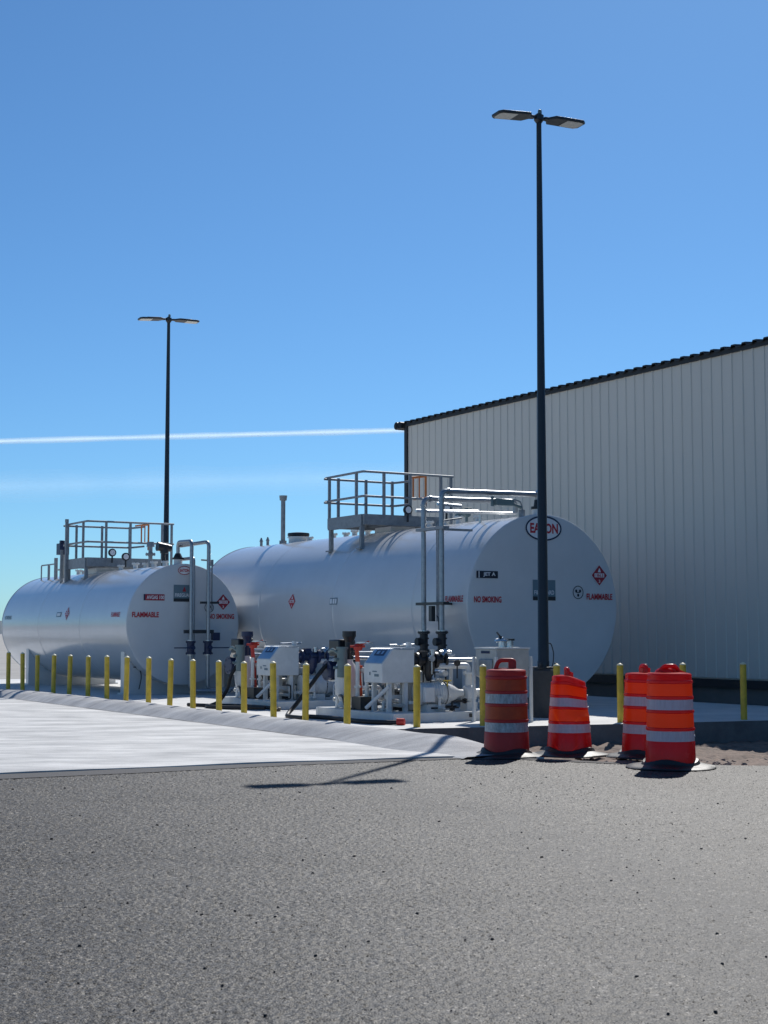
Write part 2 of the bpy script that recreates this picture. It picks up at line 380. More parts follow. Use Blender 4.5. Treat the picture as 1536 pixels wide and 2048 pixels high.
# dirt between road, pad and building
def dirt():
    mb = MB(); rows = []; import mathutils
    for i in range(150):
        row = []; y = 16.6+9.5*i/149
        for j in range(170):
            x = .9+13*j/169; r_, s_ = site(x, y)
            d = y-edge_y(x); t = min(1, max(0, d/2.6))
            z = -.03-.17*t*t*(3-2*t)
            n = mathutils.noise.fractal(V((x*1.6, y*1.6, 0)), 1., 2., 5)*.06+mathutils.noise.fractal(V((x*6, y*6, 3)), .8, 2., 4)*.04
            z += (n-.012)*min(1, max(.25, d*1.5)) + (.05*max(0, min(1, d*2))*max(0, 1-abs(d-.8)/.9))
            if x < 2.6: z -= .05*(2.6-x)
            row.append(V((x, y, z)))
        rows.append(row)
    return mb.strip(rows)
struct(dirt().build('dirt_strip', 'dirt', angle=80))
def stones():
    mb = MB()
    def blob(c, r_):
        vs = []; fs = []
        for k in range(3):
            for q in range(6):
                a = q*pi/3+k*.4; rr = r_*(.9, .75, .3)[k]*random.uniform(.7, 1.2); vs.append(V(c)+V((cos(a)*rr, sin(a)*rr, r_*(0, .45, .75)[k])))
        for k in range(2):
            for q in range(6): fs.append((k*6+q, k*6+(q+1) % 6, k*6+6+(q+1) % 6, k*6+6+q))
        fs.append((12, 13, 14, 15, 16, 17)); mb.add(vs, fs)
    for i in range(520):
        x = random.uniform(2.4, 9); d = random.uniform(-.12, 1.9)**1; y = edge_y(x)+d
        blob((x, y, -.035-.05*max(0, d-.4)), random.choice((.012, .018, .022, .03, .045)))
    return mb
tag(stones().build('gravel', 'stone'), 'loose brown stones on the dirt strip beside the drums', 'gravel', kind='stuff')
def grit():
    mb = MB()
    for i in range(260):
        y = 4.5+12.5*random.random(); x = random.uniform(-.27, .27)*y
        if y > edge_y(x)-.1: continue
        r_ = random.choice((.004, .005, .006, .007, .010))*(1 if y < 10 else 1.3); n = 6; a0 = random.random()*6
        vs = [V((x+cos(a0+2*pi*k/n)*r_*random.uniform(.7, 1.3), y+sin(a0+2*pi*k/n)*r_*random.uniform(.7, 1.4), .0055)) for k in range(n)]+[V((x+cos(a0+2*pi*k/n)*r_*.6, y+sin(a0+2*pi*k/n)*r_*.6, .0065+r_*random.uniform(.5, .8))) for k in range(n)]
        mb.add(vs, [(k, (k+1) % n, (k+1) % n+n, k+n) for k in range(n)]+[tuple(range(n, 2*n))])
    return mb
tag(grit().build('road_grit', 'grit'), 'scattered dark grit lying on the grey asphalt', 'grit', kind='stuff')
# distant low hills on the horizon
def hills():
    mb = MB(); rows = [[], [], []]
    for i in range(90):
        x = -2600+5200*i/89; h = 9+14*abs(sin(i*.37))+9*abs(sin(i*.91+1))
        rows[0].append(V((x, 2400, -1))); rows[1].append(V((x, 2550, h*.7))); rows[2].append(V((x, 2800, h)))
    return mb.strip(rows)
struct(hills().build('hills', 'hill', angle=80))

# ------------------------------------------------------------------ contrails
def trail_mat(name, alpha):
    m = bpy.data.materials.new(name); m.use_nodes = True; t = m.node_tree; t.nodes.remove(t.nodes['Principled BSDF'])
    a = t.nodes.new('ShaderNodeBsdfTransparent'); b = t.nodes.new('ShaderNodeBsdfTranslucent'); b.inputs[0].default_value = (.82, .93, 1, 1)
    d = t.nodes.new('ShaderNodeBsdfDiffuse'); d.inputs[0].default_value = (.82, .93, 1, 1)
    x = t.nodes.new('ShaderNodeMixShader'); x.inputs[0].default_value = .15
    y = t.nodes.new('ShaderNodeMixShader')
    tc = t.nodes.new('ShaderNodeTexCoord'); n = t.nodes.new('ShaderNodeTexNoise'); n.inputs['Scale'].default_value = .006; n.inputs['Detail'].default_value = 5
    mr = t.nodes.new('ShaderNodeMapRange'); mr.inputs['From Min'].default_value = .3; mr.inputs['From Max'].default_value = .7
    mr.inputs['To Min'].default_value = alpha*.7; mr.inputs['To Max'].default_value = alpha*1.2
    t.links.new(tc.outputs['Object'], n.inputs['Vector']); t.links.new(n.outputs[0], mr.inputs['Value']); t.links.new(mr.outputs[0], y.inputs[0])
    t.links.new(b.outputs[0], x.inputs[1]); t.links.new(d.outputs[0], x.inputs[2])
    t.links.new(a.outputs[0], y.inputs[1]); t.links.new(x.outputs[0], y.inputs[2]); t.links.new(y.outputs[0], t.nodes['Material Output'].inputs[0])
    MT[name] = m
trail_mat('trail_vapour', .13); trail_mat('trail_faint_vapour', .016)
def trail(p0, p1, rads, flat):
    mb = MB()
    for r_ in rads:
        rows = []
        for i in range(25):
            t = i/24; c = V(p0).lerp(V(p1), t)
            rows.append([c+V((0, cos(a)*r_*flat, sin(a)*r_*(1+.12*sin(i*1.9)))) for a in [2*pi*k/16 for k in range(17)]])
        mb.strip(rows)
    return mb
tag(trail((-2600, 6000, 742), (1500, 6000, 855), (13, 10, 7, 4.5), 1.).build('contrail', 'trail_vapour', angle=90), 'thin bright white contrail crossing the sky left of the building', 'contrail')
tag(trail((-2600, 6000, 560), (1300, 6000, 660), (62, 46, 30, 18), 1.).build('contrail', 'trail_faint_vapour', angle=90), 'broad faint contrail haze low in the sky under the bright one', 'contrail')

# ------------------------------------------------------------------ building
def building():
    # local frame: x across (r), y along (s)
    R0, S0, S1, Z1 = 21.5, 35.28, 4., 7.22
    b = thing('metal_building', W(R0, 20, 0), 'beige ribbed metal building with dark roof edge behind the tanks', 'building', rotz=AZ)
    y1 = S0-20; y0 = S1-20; D = 16.
    # ribbed wall skin
    prof = []; y = y1
    while y > y0:
        prof += [(0, y), (0, y-.10), (0, y-.20), (.0, y-.242), (-.020, y-.255), (-.020, y-.290), (0, y-.3048)]; y -= .3048
    mb = MB(); mb.strip([[V((x, yy, .59)) for x, yy in prof], [V((x, yy, Z1)) for x, yy in prof]])
    mb.add([(.03, y0, .56), (.03, y1, .56), (.03, y1, Z1), (.03, y0, Z1)], [(0, 1, 2, 3)])
    mb.build('wall', 'wallp', b, angle=20)
    mb = MB(); mb.bx(.04, D, y1-.03, y1, .5, Z1); mb.bx(.04, D, y0, y0+.03, .5, Z1); mb.bx(D, D+.05, y0, y1, .5, Z1)
    mb.build('wall', 'wallp', b)
    MB().bx(.05, D, y0, y1-.04, -.4, .39).build('foundation', 'plinth', b)
    mb = MB(); mb.bx(-.045, .045, y0, y1+.02, .39, .555); mb.build('base_flashing', 'trim', b)
    MB().bx(-.05, .12, y1-.10, y1+.035, .39, Z1).build('corner_trim', 'trim', b)
    MB().bx(-.06, .03, y0, y1+.04, Z1-.02, Z1+.07).build('eave_trim', 'trim', b)
    # corrugated roof rising away from the eave, its rib ends showing along the edge
    mb = MB(); rp = []; y = y1+.02
    while y > y0:
        rp += [(y, 0), (y-.07, 0), (y-.10, .05), (y-.20, .05), (y-.23, 0)]; y -= .3048
    mb.strip([[V((x, yy, Z1+.075+h+max(0, x+.1)*.08+dz)) for yy, h in rp] for x, dz in ((-.11, -.03), (-.11, 0.), (D*.5, 0.), (D*1.02, -D*.083))])
    mb.build('roof', 'trim', b, angle=25)
    # gutter end at the far corner
    mb = MB(); mb.tube([(.3, y1+.12, Z1+.03), (-.16, y1+.12, Z1+.03)], [.10, .10], 16)
    mb.bx(-.16, .3, y1+.03, y1+.33, Z1-.06, Z1+.10); mb.tube([(-.16, y1+.3, Z1+.03), (.3, y1+.3, Z1+.03)], [.11, .11], 16)
    mb.build('gutter', 'trim', b, bevel=.01)
building()

# ------------------------------------------------------------------ light poles
def light_pole(loc, rot, label, pier_z):
    o = thing('light_pole', loc, label, 'light pole', 'twin head light poles', rotz=rot)
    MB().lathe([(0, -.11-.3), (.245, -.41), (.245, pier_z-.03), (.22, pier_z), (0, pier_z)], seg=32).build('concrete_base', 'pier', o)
    mb = MB(); mb.bx(-.19, .19, -.19, .19, pier_z, pier_z+.03)
    for a in (-1, 1):
        for c in (-1, 1): mb.cyl((a*.145, c*.145, pier_z+.03), (a*.145, c*.145, pier_z+.10), .022, seg=8)
    mb.build('base_plate', 'pole', o, bevel=.004)
    Hh = 10.21
    MB().lathe([(.098, pier_z+.03), (.098, pier_z+.12), (.092, pier_z+.13), (.043, Hh-.12), (.043, Hh+.02), (0, Hh+.03)], seg=24).build('pole', 'pole', o)
    mb = MB(); mb.cyl((0, 0, Hh-.14), (0, 0, Hh-.09), .05, .085); mb.cyl((0, 0, Hh-.09), (0, 0, Hh-.01), .085, .085); mb.build('pole_top', 'pole', o)
    mb = MB(); mb.cyl((.02, 0, Hh+.02), (.02, 0, Hh+.06), .035); mb.lathe([(.035, 0), (.03, .03), (0, .045)], o=(.02, 0, Hh+.06), seg=12); mb.build('photocell', 'teal', o)
    for sg, dz, roll in ((-1, .0, 0.), (1, 0., 0.)):
        tilt = M.Rotation(R(-4) if sg < 0 else R(0), 3, 'Y') @ M.Rotation(roll, 3, 'X')
        z0 = Hh-.05+dz
        def fr(x, y, h): return V((sg*.09, 0, z0)) + tilt @ V((sg*x, y, h))
        outline = [(0, -.05), (.08, -.06), (.16, -.18), (.70, -.185), (.765, -.12), (.765, .12), (.70, .185), (.16, .18), (.08, .06), (0, .05)]
        mb = MB(); mb.prism(outline, -.022, .022, fr); mb.prism([(.20, -.12), (.55, -.13), (.55, .13), (.20, .12)], .022, .04, fr)
        hd = mb.build('lamp_head', 'pole', o, bevel=.012)
        mb = MB(); mb.prism([(.40, -.148), (.685, -.148), (.73, -.10), (.73, .10), (.685, .148), (.40, .148)], -.029, -.023, fr); mb.build('lens', 'lens', hd)
    mb = MB(); mb.tube(spline([(.098, 0, pier_z+.42), (.15, 0, pier_z+.40), (.19, -.01, pier_z+.25), (.17, -.02, pier_z+.08), (.13, -.02, pier_z)]), .009, 6); mb.build('conduit', 'black', o)
    return o
lp = light_pole(V((2.645, 25.0, .11)), R(25), 'tall dark light pole with twin flat lamp heads in front of the large tank', .80)
dup(lp, V((-5.98, 41.1, .02)), R(25), 'tall dark twin-head light pole behind the small tank, farther of the two poles')

# ------------------------------------------------------------------ bollards
def bollard(loc, label, group):
    o = thing('bollard', loc, label, 'bollard', group)
    MB().lathe([(0, -.1), (.052, -.1), (.052, .885)], seg=20).build('post', 'yellow', o)
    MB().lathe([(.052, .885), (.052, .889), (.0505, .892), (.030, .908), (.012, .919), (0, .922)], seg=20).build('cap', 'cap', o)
    return o
NTH = ['nearest', 'second', 'third', 'fourth', 'fifth', 'sixth', 'seventh', 'eighth', 'ninth', 'tenth', 'eleventh', 'twelfth', 'thirteenth', 'fourteenth', 'fifteenth', 'farthest']
SIDE = [19.78, 21.11, 22.23, 23.36, 24.42, 25.57, 26.64, 27.76, 28.93, 30.09, 31.2, 32.45, 33.6, 34.75, 35.93, 37.13]
b0 = None
for i, s_ in enumerate(SIDE):
    lab = ('yellow bollard standing at the near corner where the kerb row begins' if i == 0 else
           'farthest yellow bollard of the kerb row, beside the rear saddle of the small tank' if i == 15 else
           '%s yellow bollard of the long kerb row, counted from the near corner' % NTH[i])
    jit = (random.uniform(-.012, .012), random.uniform(-.012, .012), random.uniform(-.02, .012))
    p = W(11.0+jit[0], s_, .11+jit[2])
    b0 = bollard(p, lab, 'yellow bollards along the kerb row') if b0 is None else dup(b0, p, random.random()*6, lab)
    b0.rotation_euler = (R(random.uniform(-1.1, 1.1)), R(random.uniform(-1.1, 1.1)), 0)
FR = [(11.78, 18.92, 'yellow bollard alone on the pad front left of the drums'),
      (12.83, 18.72, 'yellow bollard hidden behind the leftmost faded drum'),
      (14.04, 18.49, 'yellow bollard peeking out behind the dented drum'),
      (15.12, 18.29, 'yellow bollard just left of the overlapping pair of drums'),
      (16.22, 18.08, 'yellow bollard showing its top behind the foremost drum'),
      (17.31, 17.87, 'rightmost yellow bollard standing alone in the building shade')]
for r_, s_, lab in FR:
    n = dup(b0, W(r_, s_+.12, .11), 0, lab); n['group'] = 'yellow bollards along the pad front'

# ------------------------------------------------------------------ tanks
def arc(rad, a0, a1, n): return [(rad*cos(a0+(a1-a0)*i/n), rad*sin(a0+(a1-a0)*i/n)) for i in range(n+1)]

def tank(name, label, r0, s0, L, zc, Rr, hw, seams, saddle_s):
    o = thing(name, W(r0, s0, .11), label, 'fuel tank', 'white horizontal fuel tanks', rotz=AZ)
    z = zc-.11
    prof = [(Rr-.004, .03), (Rr-.004, .10)]
    for q in seams: prof += [(Rr-.004, q-.06), (Rr-.004, q-.014), (Rr-.001, q-.006), (Rr-.001, q+.006), (Rr-.004, q+.014), (Rr-.004, q+.06)]
    prof += [(Rr-.004, L-.10), (Rr-.004, L-.03)]
    MB().lathe(prof, o=(0, 0, z), ax=(0, 1, 0), seg=160).build('shell', 'tank', o, angle=30)
    for a, b in ((0, 1), (L, -1)):
        pr = [(Rr-.004, a+b*.03), (Rr+.006, a+b*.028), (Rr+.006, a+b*.012), (Rr-.006, a+b*.002), (Rr-.03, a-b*.004), (Rr*.6, a-b*.012), (0, a-b*.014)]
        MB().lathe(pr, o=(0, 0, z), ax=(0, 1, 0), seg=160).build('tank_head', 'tank', o, angle=25)
    for q in saddle_s:
        th = math.acos(hw/Rr); pts = [(-hw, 0), (hw, 0)]+[(Rr*1.002*cos(-t), Rr*1.002*sin(-t)+z) for t in [th+(pi-2*th)*i/24 for i in range(25)]]
        pts = [(-hw, 0), (hw, 0)] + [(Rr*1.001*cos(t), z-Rr*1.001*sin(t)) for t in [th+(pi-2*th)*i/24 for i in range(25)]]
        sd = MB().prism(pts, q, q+.22, lambda x, y, h: V((x, h, y))).build('saddle', 'tank', o)
        MB().bx(-hw-.05, hw+.05, q-.05, q+.27, -.002, .035).build('foot_plate', 'tank', sd)
    return o, z
def head_fr(zc): return lambda x, y, h: V((x, -.016-h, y+zc))          # front head plane: text faces the camera side
def side_fr(zc, Rr):                                                   # wraps round the left (-r) flank: x runs towards the viewer (-s)
    return lambda x, y, h: V((-(Rr+h)*cos(y/Rr), -x, zc+(Rr+h)*sin(y/Rr)))
def rect(mb, x0, x1, y0, y1, fr, h, mi=0, n=1):
    for i in range(n):
        a = y0+(y1-y0)*i/n; b = y0+(y1-y0)*(i+1)/n
        mb.add([fr(x0, a, h), fr(x1, a, h), fr(x1, b, h), fr(x0, b, h)], [(0, 1, 2, 3)], mi)
    return mb
def diamond(mb, cx, cy, hw, hh, fr, h, mi): return mb.add([fr(cx-hw, cy, h), fr(cx, cy-hh, h), fr(cx+hw, cy, h), fr(cx, cy+hh, h)], [(0, 1, 2, 3)], mi)
def ringm(mb, cx, cy, rx, ry, t, fr, h, mi, n=40):
    vs = []; fs = []
    for k in range(n):
        a = 2*pi*k/n; vs += [fr(cx+rx*cos(a), cy+ry*sin(a), h), fr(cx+(rx-t)*cos(a), cy+(ry-t)*sin(a), h)]
    for k in range(n): j = (k+1) % n; fs.append((2*k, 2*j, 2*j+1, 2*k+1))
    return mb.add(vs, fs, mi)
def oval(mb, cx, cy, rx, ry, fr, h, mi, n=36):
    return mb.add([fr(cx+rx*cos(2*pi*k/n), cy+ry*sin(2*pi*k/n), h) for k in range(n)], [tuple(range(n))], mi)

def placard(o, fr, cx, cy, hw, hh, num, white=False):
    mb = MB(); diamond(mb, cx, cy, hw*1.06, hh*1.06, fr, .002, 1); diamond(mb, cx, cy, hw, hh, fr, .004, 0)
    rect(mb, cx-hw*.62, cx+hw*.62, cy-hh*.19, cy+hh*.19, fr, .006, 1)
    letters(mb, num, cx, cy, hw*1.0, hh*.30, fr, .008, 2, .02)
    mb.add([fr(cx-hw*.2, cy+hh*.3, .006), fr(cx+hw*.2, cy+hh*.3, .006), fr(cx+hw*.13, cy+hh*.48, .006), fr(cx, cy+hh*.72, .006), fr(cx-hw*.12, cy+hh*.5, .006)], [(0, 1, 2, 3, 4)], 1)
    letters(mb, '3', cx, cy-hh*.58, hw*.2, hh*.3, fr, .006, 1, .02)
    return mb.build('hazard_placard', ['maroon', 'labelwhite', 'labelred'] if not white else ['labelred', 'labelwhite', 'labelred'], o)
def word(o, name, s, cx, cy, wd, ht, fr, m, bold=.03): return letters(MB(), s, cx, cy, wd, ht, fr, .004, 0, bold).build(name, m, o)
def badge(o, fr, cx, cy, w2, h2):
    mb = MB(); rect(mb, cx-w2, cx+w2, cy-h2, cy+h2, fr, .003, 0)
    letters(mb, 'FIREGUARD', cx, cy-h2*.22, w2*1.75, h2*.42, fr, .006, 1, .02)
    mb.add([fr(cx-w2*.17, cy+h2*.2, .006), fr(cx+w2*.17, cy+h2*.2, .006), fr(cx+w2*.1, cy+h2*.5, .006), fr(cx+w2*.02, cy+h2*.82, .006), fr(cx-w2*.1, cy+h2*.48, .006)], [(0, 1, 2, 3, 4)], 2)
    rect(mb, cx-w2, cx+w2, cy-h2, cy-h2*.62, fr, .005, 3)
    return mb.build('tank_badge', ['labelgrey', 'labelwhite', 'maroon', 'pole'], o)
def roundel(o, fr, cx, cy, q):
    mb = MB(); ringm(mb, cx, cy, q, q, q*.12, fr, .004, 0)
    for a in (90, 210, 330):
        oval(mb, cx+q*.42*cos(R(a-180)), cy+q*.42*sin(R(a-180))+0, q*.2, q*.24, fr, .004, 0, 14)
    rect(mb, cx-q*.4, cx+q*.4, cy-q*.06, cy+q*.06, fr, .0045, 0)
    return mb.build('round_emblem', 'labelblack', o)

def gauge(o, x, y, z, rot=0):
    mb = MB(); mb.cyl((x, y, z), (x, y, z+.17), .022, seg=10); mb.cyl((x, y-.03, z+.26), (x, y+.03, z+.26), .10, seg=20); g = mb.build('gauge', 'black', o)
    MB().cyl((x, y-.034, z+.26), (x, y-.031, z+.26), .07, seg=20).build('dial', 'labelwhite', g)
    return g
def flange(mb, p, d, r_, t=.03, n=6):
    p = V(p); d = V(d).normalized(); mb.cyl(p-d*t/2, p+d*t/2, r_, seg=20)
    u = d.orthogonal().normalized(); q = d.cross(u)
    for k in range(n):
        c = p+(u*cos(2*pi*k/n)+q*sin(2*pi*k/n))*r_*.8; mb.cyl(c-d*(t/2+.015), c+d*(t/2+.015), .010, seg=6)
    return mb

def platform(o, zt, x0, x1, y0, y1, zd, rail, orange_x):
    """walkway straddling the tank top; y0 is the near end. rails on both ends and the left side, orange gate on the right"""
    pl = MB()
    for y in (y0, y1): pl.bx(x0, x1, y-.04, y+.04, zd-.16, zd+.06)
    for x in (x0, x1): pl.bx(x-.035, x+.035, y0+.04, y1-.04, zd-.20, zd+.06)
    for i in range(int((y1-y0-.1)/.045)): pl.bx(x0+.04, x1-.04, y0+.06+i*.045, y0+.066+i*.045, zd-.02, zd+.02)
    for x in (x0+.5, x0+1., x0+1.5):
        pl.bx(x-.02, x+.02, y0+.05, y1-.05, zd-.10, zd-.03)
    p = pl.build('platform', 'galvdark', o)
    mb = MB()
    for zz in (rail, rail-.52):
        mb.tube(fil([(x1+.32, y0, zd+zz), (x0, y0, zd+zz), (x0, y1+.12, zd+zz)], .08), .026, 10)
        mb.tube(fil([(x0-.10, y1, zd+zz-.035), (x1-.28, y1, zd+zz-.035), (x1+.02, y1-.25, zd+zz)], .12), .026, 10)
    mb.build('handrail', 'galvdark', p)
    for x, y in ((x0+.0, y0+.3), (x0+.0, y1-.05), (x0+.50, y0), (x0+1.15, y0), (x1+.0, y0), (x1+.26, y0), (x0+.25, y1), (x0+.95, y1), (x1-.3, y1)):
        MB().bx(x-.026, x+.026, y-.026, y+.026, zd-.16, zd+rail).build('rail_post', 'galvdark', p)
    # legs down to the shell
    for x, y in ((x0+.02, y0+.1), (x0+.02, y1-.1), (x1-.02, y0+.1), (x1-.02, y1-.1)):
        zz = zt(x)-.02; mb = MB(); mb.bx(x-.04, x+.04, y-.04, y+.04, zz, zd-.15); mb.bx(x-.09, x+.09, y-.09, y+.09, zz, zz+.03); mb.build('platform_leg', 'galvdark', p)
    mb = MB()
    gx, gy = orange_x, y0+.25
    mb.tube(fil([(gx, gy, zd+.50), (gx, gy, zd+.96), (gx+.02, gy+.55, zd+.98), (gx+.02, gy+.55, zd+.50), (gx, gy, zd+.50)], .05), .020, 8)
    mb.tube([(gx, gy, zd+.30), (gx, gy, zd+1.0)], .026, 8); mb.tube([(gx+.01, gy+.28, zd+.52), (gx+.01, gy+.28, zd+.96)], .016, 8)
    mb.tube([(gx-.35, gy+.05, zd+.92), (gx, gy, zd+.98)], .02, 8)
    mb.build('gate', 'safety', p)
    return p

# ---------------- the large tank
RJ, ZJ, LJ = 1.71, 1.99, 12.3
jet, zj = tank('fuel_tank', 'large white jet fuel tank with walkway on top, beside the building', 16.7, 22.5, LJ, ZJ, RJ, 1.35, (1.9, 5.1, 8.6), (.5, 11.3))
jtop = lambda x: zj+sqrt(max(0, RJ**2-x*x))
fh = head_fr(zj)
mb = MB(); oval(mb, -.01, 1.45, .415, .235, fh, .002, 1); ringm(mb, -.01, 1.45, .415, .235, .032, fh, .004, 0); mb_e = mb.build('oval_emblem', ['navy', 'labelwhite'], jet)
letters(MB(), 'EATON', -.0, 1.45, .64, .19, fh, .006, 0, .035).build('emblem_letters', 'labelred', mb_e)
mb = MB(); rect(mb, -1.52, -1.05, .50, .63, fh, .003, 0); rect(mb, -1.475, -1.455, .505, .625, fh, .005, 1); letters(mb, 'JET A', -1.24, .565, .27, .085, fh, .006, 1, .03)
mb.build('product_sign', ['labelblack', 'labelwhite'], jet)
word(jet, 'warning_lettering', 'NO SMOKING', -1.275, .115, .60, .115, fh, 'labelred')
word(jet, 'warning_lettering', 'FLAMMABLE', 1.29, .195, .62, .115, fh, 'labelred')
badge(jet, fh, -.01, .30, .26, .19)
roundel(jet, fh, .78, .27, .125)
placard(jet, fh, 1.29, .60, .185, .195, '1863')
sj = side_fr(zj, RJ)
placard(jet, sj, -6.95, .20, .17, .17, '1863', True)
mb = MB(); ringm(mb, -5.05, .17, .17, .085, .012, sj, .003, 0, 4) if False else None
mb = MB(); rect(mb, -5.2, -4.88, .10, .24, sj, .003, 1, 3); rect(mb, -5.185, -5.10, .12, .22, sj, .005, 0, 2); rect(mb, -5.07, -4.99, .12, .22, sj, .005, 0, 2); rect(mb, -4.97, -4.90, .12, .22, sj, .005, 0, 2)
mb.build('data_plate', ['labelwhite', 'labelgrey'], jet)
word(jet, 'warning_lettering', 'FLAMMABLE', -.44, .13, .60, .115, sj, 'labelred')
platform(jet, jtop, -1.15, .78, 4.75, 6.3, zj+RJ+.23, .96, .55)
# manway box, vents and caps on the tank top
mb = MB(); mb.bx(-.30, .32, 5.05, 5.75, jtop(.3)-.05, jtop(0)+.08); mb.build('manway', 'white', jet, bevel=.015)
mb = MB(); mb.cyl((-.02, 10.75, jtop(0)-.05), (-.02, 10.75, jtop(0)+1.1), .055); mb.cyl((-.02, 10.75, jtop(0)+1.08), (-.02, 10.75, jtop(0)+1.2), .085, .10); mb.cyl((-.02, 10.75, jtop(0)+.0), (-.02, 10.75, jtop(0)+.08), .09)
mb.build('vent_pipe', 'galvdark', jet)
mb = MB(); mb.cyl((0, 9.95, jtop(0)-.05), (0, 9.95, jtop(0)+.10), .24); mb.cyl((0, 9.95, jtop(0)+.10), (0, 9.95, jtop(0)+.13), .27); e1 = mb.build('emergency_vent', 'white', jet)
MB().lathe([(.25, 0), (.27, .03), (.26, .08), (.1, .10), (0, .10)], o=(0, 9.95, jtop(0)+.14), seg=24).build('vent_cap', 'black', e1)
for y in (11.65, 12.02): 
    mb = MB(); mb.cyl((0, y, jtop(0)-.05), (0, y, jtop(0)+.12), .035); mb.cyl((0, y, jtop(0)+.12), (0, y, jtop(0)+.22), .05, .015); mb.build('vent_nozzle', 'galvdark', jet)
for y, h in ((9.4, .10), (8.2, .12), (7.6, .10), (7.2, .14), (6.6, .12), (4.0, .14), (3.4, .12), (2.9, .18), (2.2, .13)):
    mb = MB(); mb.cyl((.02, y, jtop(0)-.04), (.02, y, jtop(0)+h*.7), .06); flange(mb, (.02, y, jtop(0)+h*.8), (0, 0, 1), .095, .03); mb.build('nozzle', 'white', jet)
gauge(jet, -.12, 5.95-1.3, jtop(0)+.15)
gauge(jet, .05, 3.4, jtop(0)+.10)
# gate-post clutter right of the walkway: small valves under the upper pipes
for y, x in ((3.0, .1), (2.5, -.05)):
    mb = MB(); mb.cyl((x, y, jtop(0)+.02), (x, y, jtop(0)+.30), .03, seg=10); mb.cyl((x-.12, y, jtop(0)+.30), (x+.12, y, jtop(0)+.30), .012, seg=6); mb.cyl((x, y-.05, jtop(0)+.18), (x, y+.05, jtop(0)+.18), .07, seg=14); mb.build('valve', 'teal', jet)
# fill and suction pipes: rise beside the shell, cross over the top
def standpipe(o, x, y, ztop, xe, zend, zb, rad):
    mb = MB(); mb.tube(fil([(x, y, zb), (x, y, ztop), (xe, y+.04, ztop+.04), (xe, y+.05, zend)], .13), rad, 14)
    for q in (V((x+.14, y, ztop)),): flange(mb, q, (1, 0, 0), rad*1.4, .05, 0) if False else mb.cyl(q-V((.02, 0, 0)), q+V((.02, 0, 0)), rad*1.35, seg=16)
    mb.cyl((x, y, ztop-.15), (x, y, ztop-.11), rad*1.35, seg=16)
    return mb.build('standpipe', 'galv', o)
# site coordinates relative to the tank frame: x = r-16.7, y = s-22.5, z = z-.11
standpipe(jet, -2.1, .24, 3.95, .08, jtop(0)+.24, .85, .047)
standpipe(jet, -2.1, .85, 3.86, .0, jtop(0)+.10, .85, .047)
mb = MB(); mb.tube(fil([(-2.05, .80, 3.62), (.2, 1.15, 3.70)], .1), .024, 8); mb.tube(fil([(-2.05, 1.2, 3.66), (-.5, 1.35, 3.72), (-.5, 1.35, 3.5)], .06), .03, 8)
mb.tube([(-2.02, .5, 3.74), (-1.5, .5, 3.72)], .03, 8); mb.build('vent_line', 'chrome', jet)
mb = MB(); mb.cyl((.08, .29, jtop(0)+.16), (.08, .29, jtop(0)+.30), .075, .06); mb.cyl((.08, .29, jtop(0)+.12), (.08, .29, jtop(0)+.17), .125); mb.build('pipe_cap', 'black', jet)
mb = MB(); mb.cyl((.08, .29, jtop(.1)-.08), (.08, .29, jtop(0)+.12), .10); mb.build('nozzle', 'white', jet)
mb = MB(); mb.lathe([(0, -.075), (.05, -.05), (.075, 0), (.05, .05), (0, .075)], o=(.09, .25, 4.02), seg=14); mb.build('pipe_elbow', 'chrome', jet)
mb = MB(); mb.bx(-.95, -.55, .16, .3, 3.74, 3.86); mb.cyl((-1.0, .22, 3.72), (-1.0, .22, 3.9), .03, seg=8); mb.cyl((-.55, .22, 3.78), (-.35, .22, 3.72), .03, seg=8); mb.build('pipe_valve', 'teal', jet)
mb = MB(); mb.tube(spline([(-.5, .23, 3.86), (-.36, .23, 3.82), (-.30, .25, 3.68), (-.30, .27, jtop(.3))]), .015, 6); mb.cyl((-.30, .27, jtop(.3)-.05), (-.30, .27, jtop(.3)+.12), .06); mb.build('vent_line', 'galvdark', jet)
for y, x in ((.5, -2.0), (.62, -1.96)):
    MB().tube(fil([(x, y, 1.6), (x, y, 3.42), (x+.5, y, 3.50)], .05), .014, 8).build('conduit', 'galvdark', jet)
for zz, dark in ((3.28, 0), (1.92, 1)):
    mb = MB(); mb.bx(-2.17, -2.04, .08, 1.02, zz-.025, zz+.025); mb.bx(-2.1, -1.55 if zz < 2.5 else -1.25, .50, .56, zz-.02, zz+.02); mb.build('pipe_clamp', 'pole' if dark else 'galvdark', jet)
mb = MB(); mb.bx(-2.14, -2.06, .52, .62, 1.60, 1.88); mb.tube(spline([(-2.1, .42, 1.70), (-2.1, .36, 1.66), (-2.1, .34, 1.5), (-2.1, .35, 1.2)]), .010, 6); mb.build('junction_box', 'pole', jet)
for y in (.24, .85):
    mb = MB(); flange(mb, (-2.1, y, 1.40), (0, 0, 1), .115, .035); flange(mb, (-2.1, y, 1.06), (0, 0, 1), .115, .035)
    mb.cyl((-2.1, y, 1.08), (-2.1, y, 1.38), .075); flange(mb, (-2.1, y, 1.29), (0, 0, 1), .095, .03, 0); flange(mb, (-2.1, y, 1.17), (0, 0, 1), .095, .03, 0)
    mb.cyl((-2.1, y, 1.23), (-2.26, y, 1.23), .07, seg=14)
    v = mb.build('valve', 'black', jet)
    mb = MB(); mb.cyl((-2.1, y, 1.42), (-2.1, y, 1.435), .10); mb.cyl((-2.1, y, 1.025), (-2.1, y, 1.04), .10); mb.build('gasket_ring', 'chrome', v)

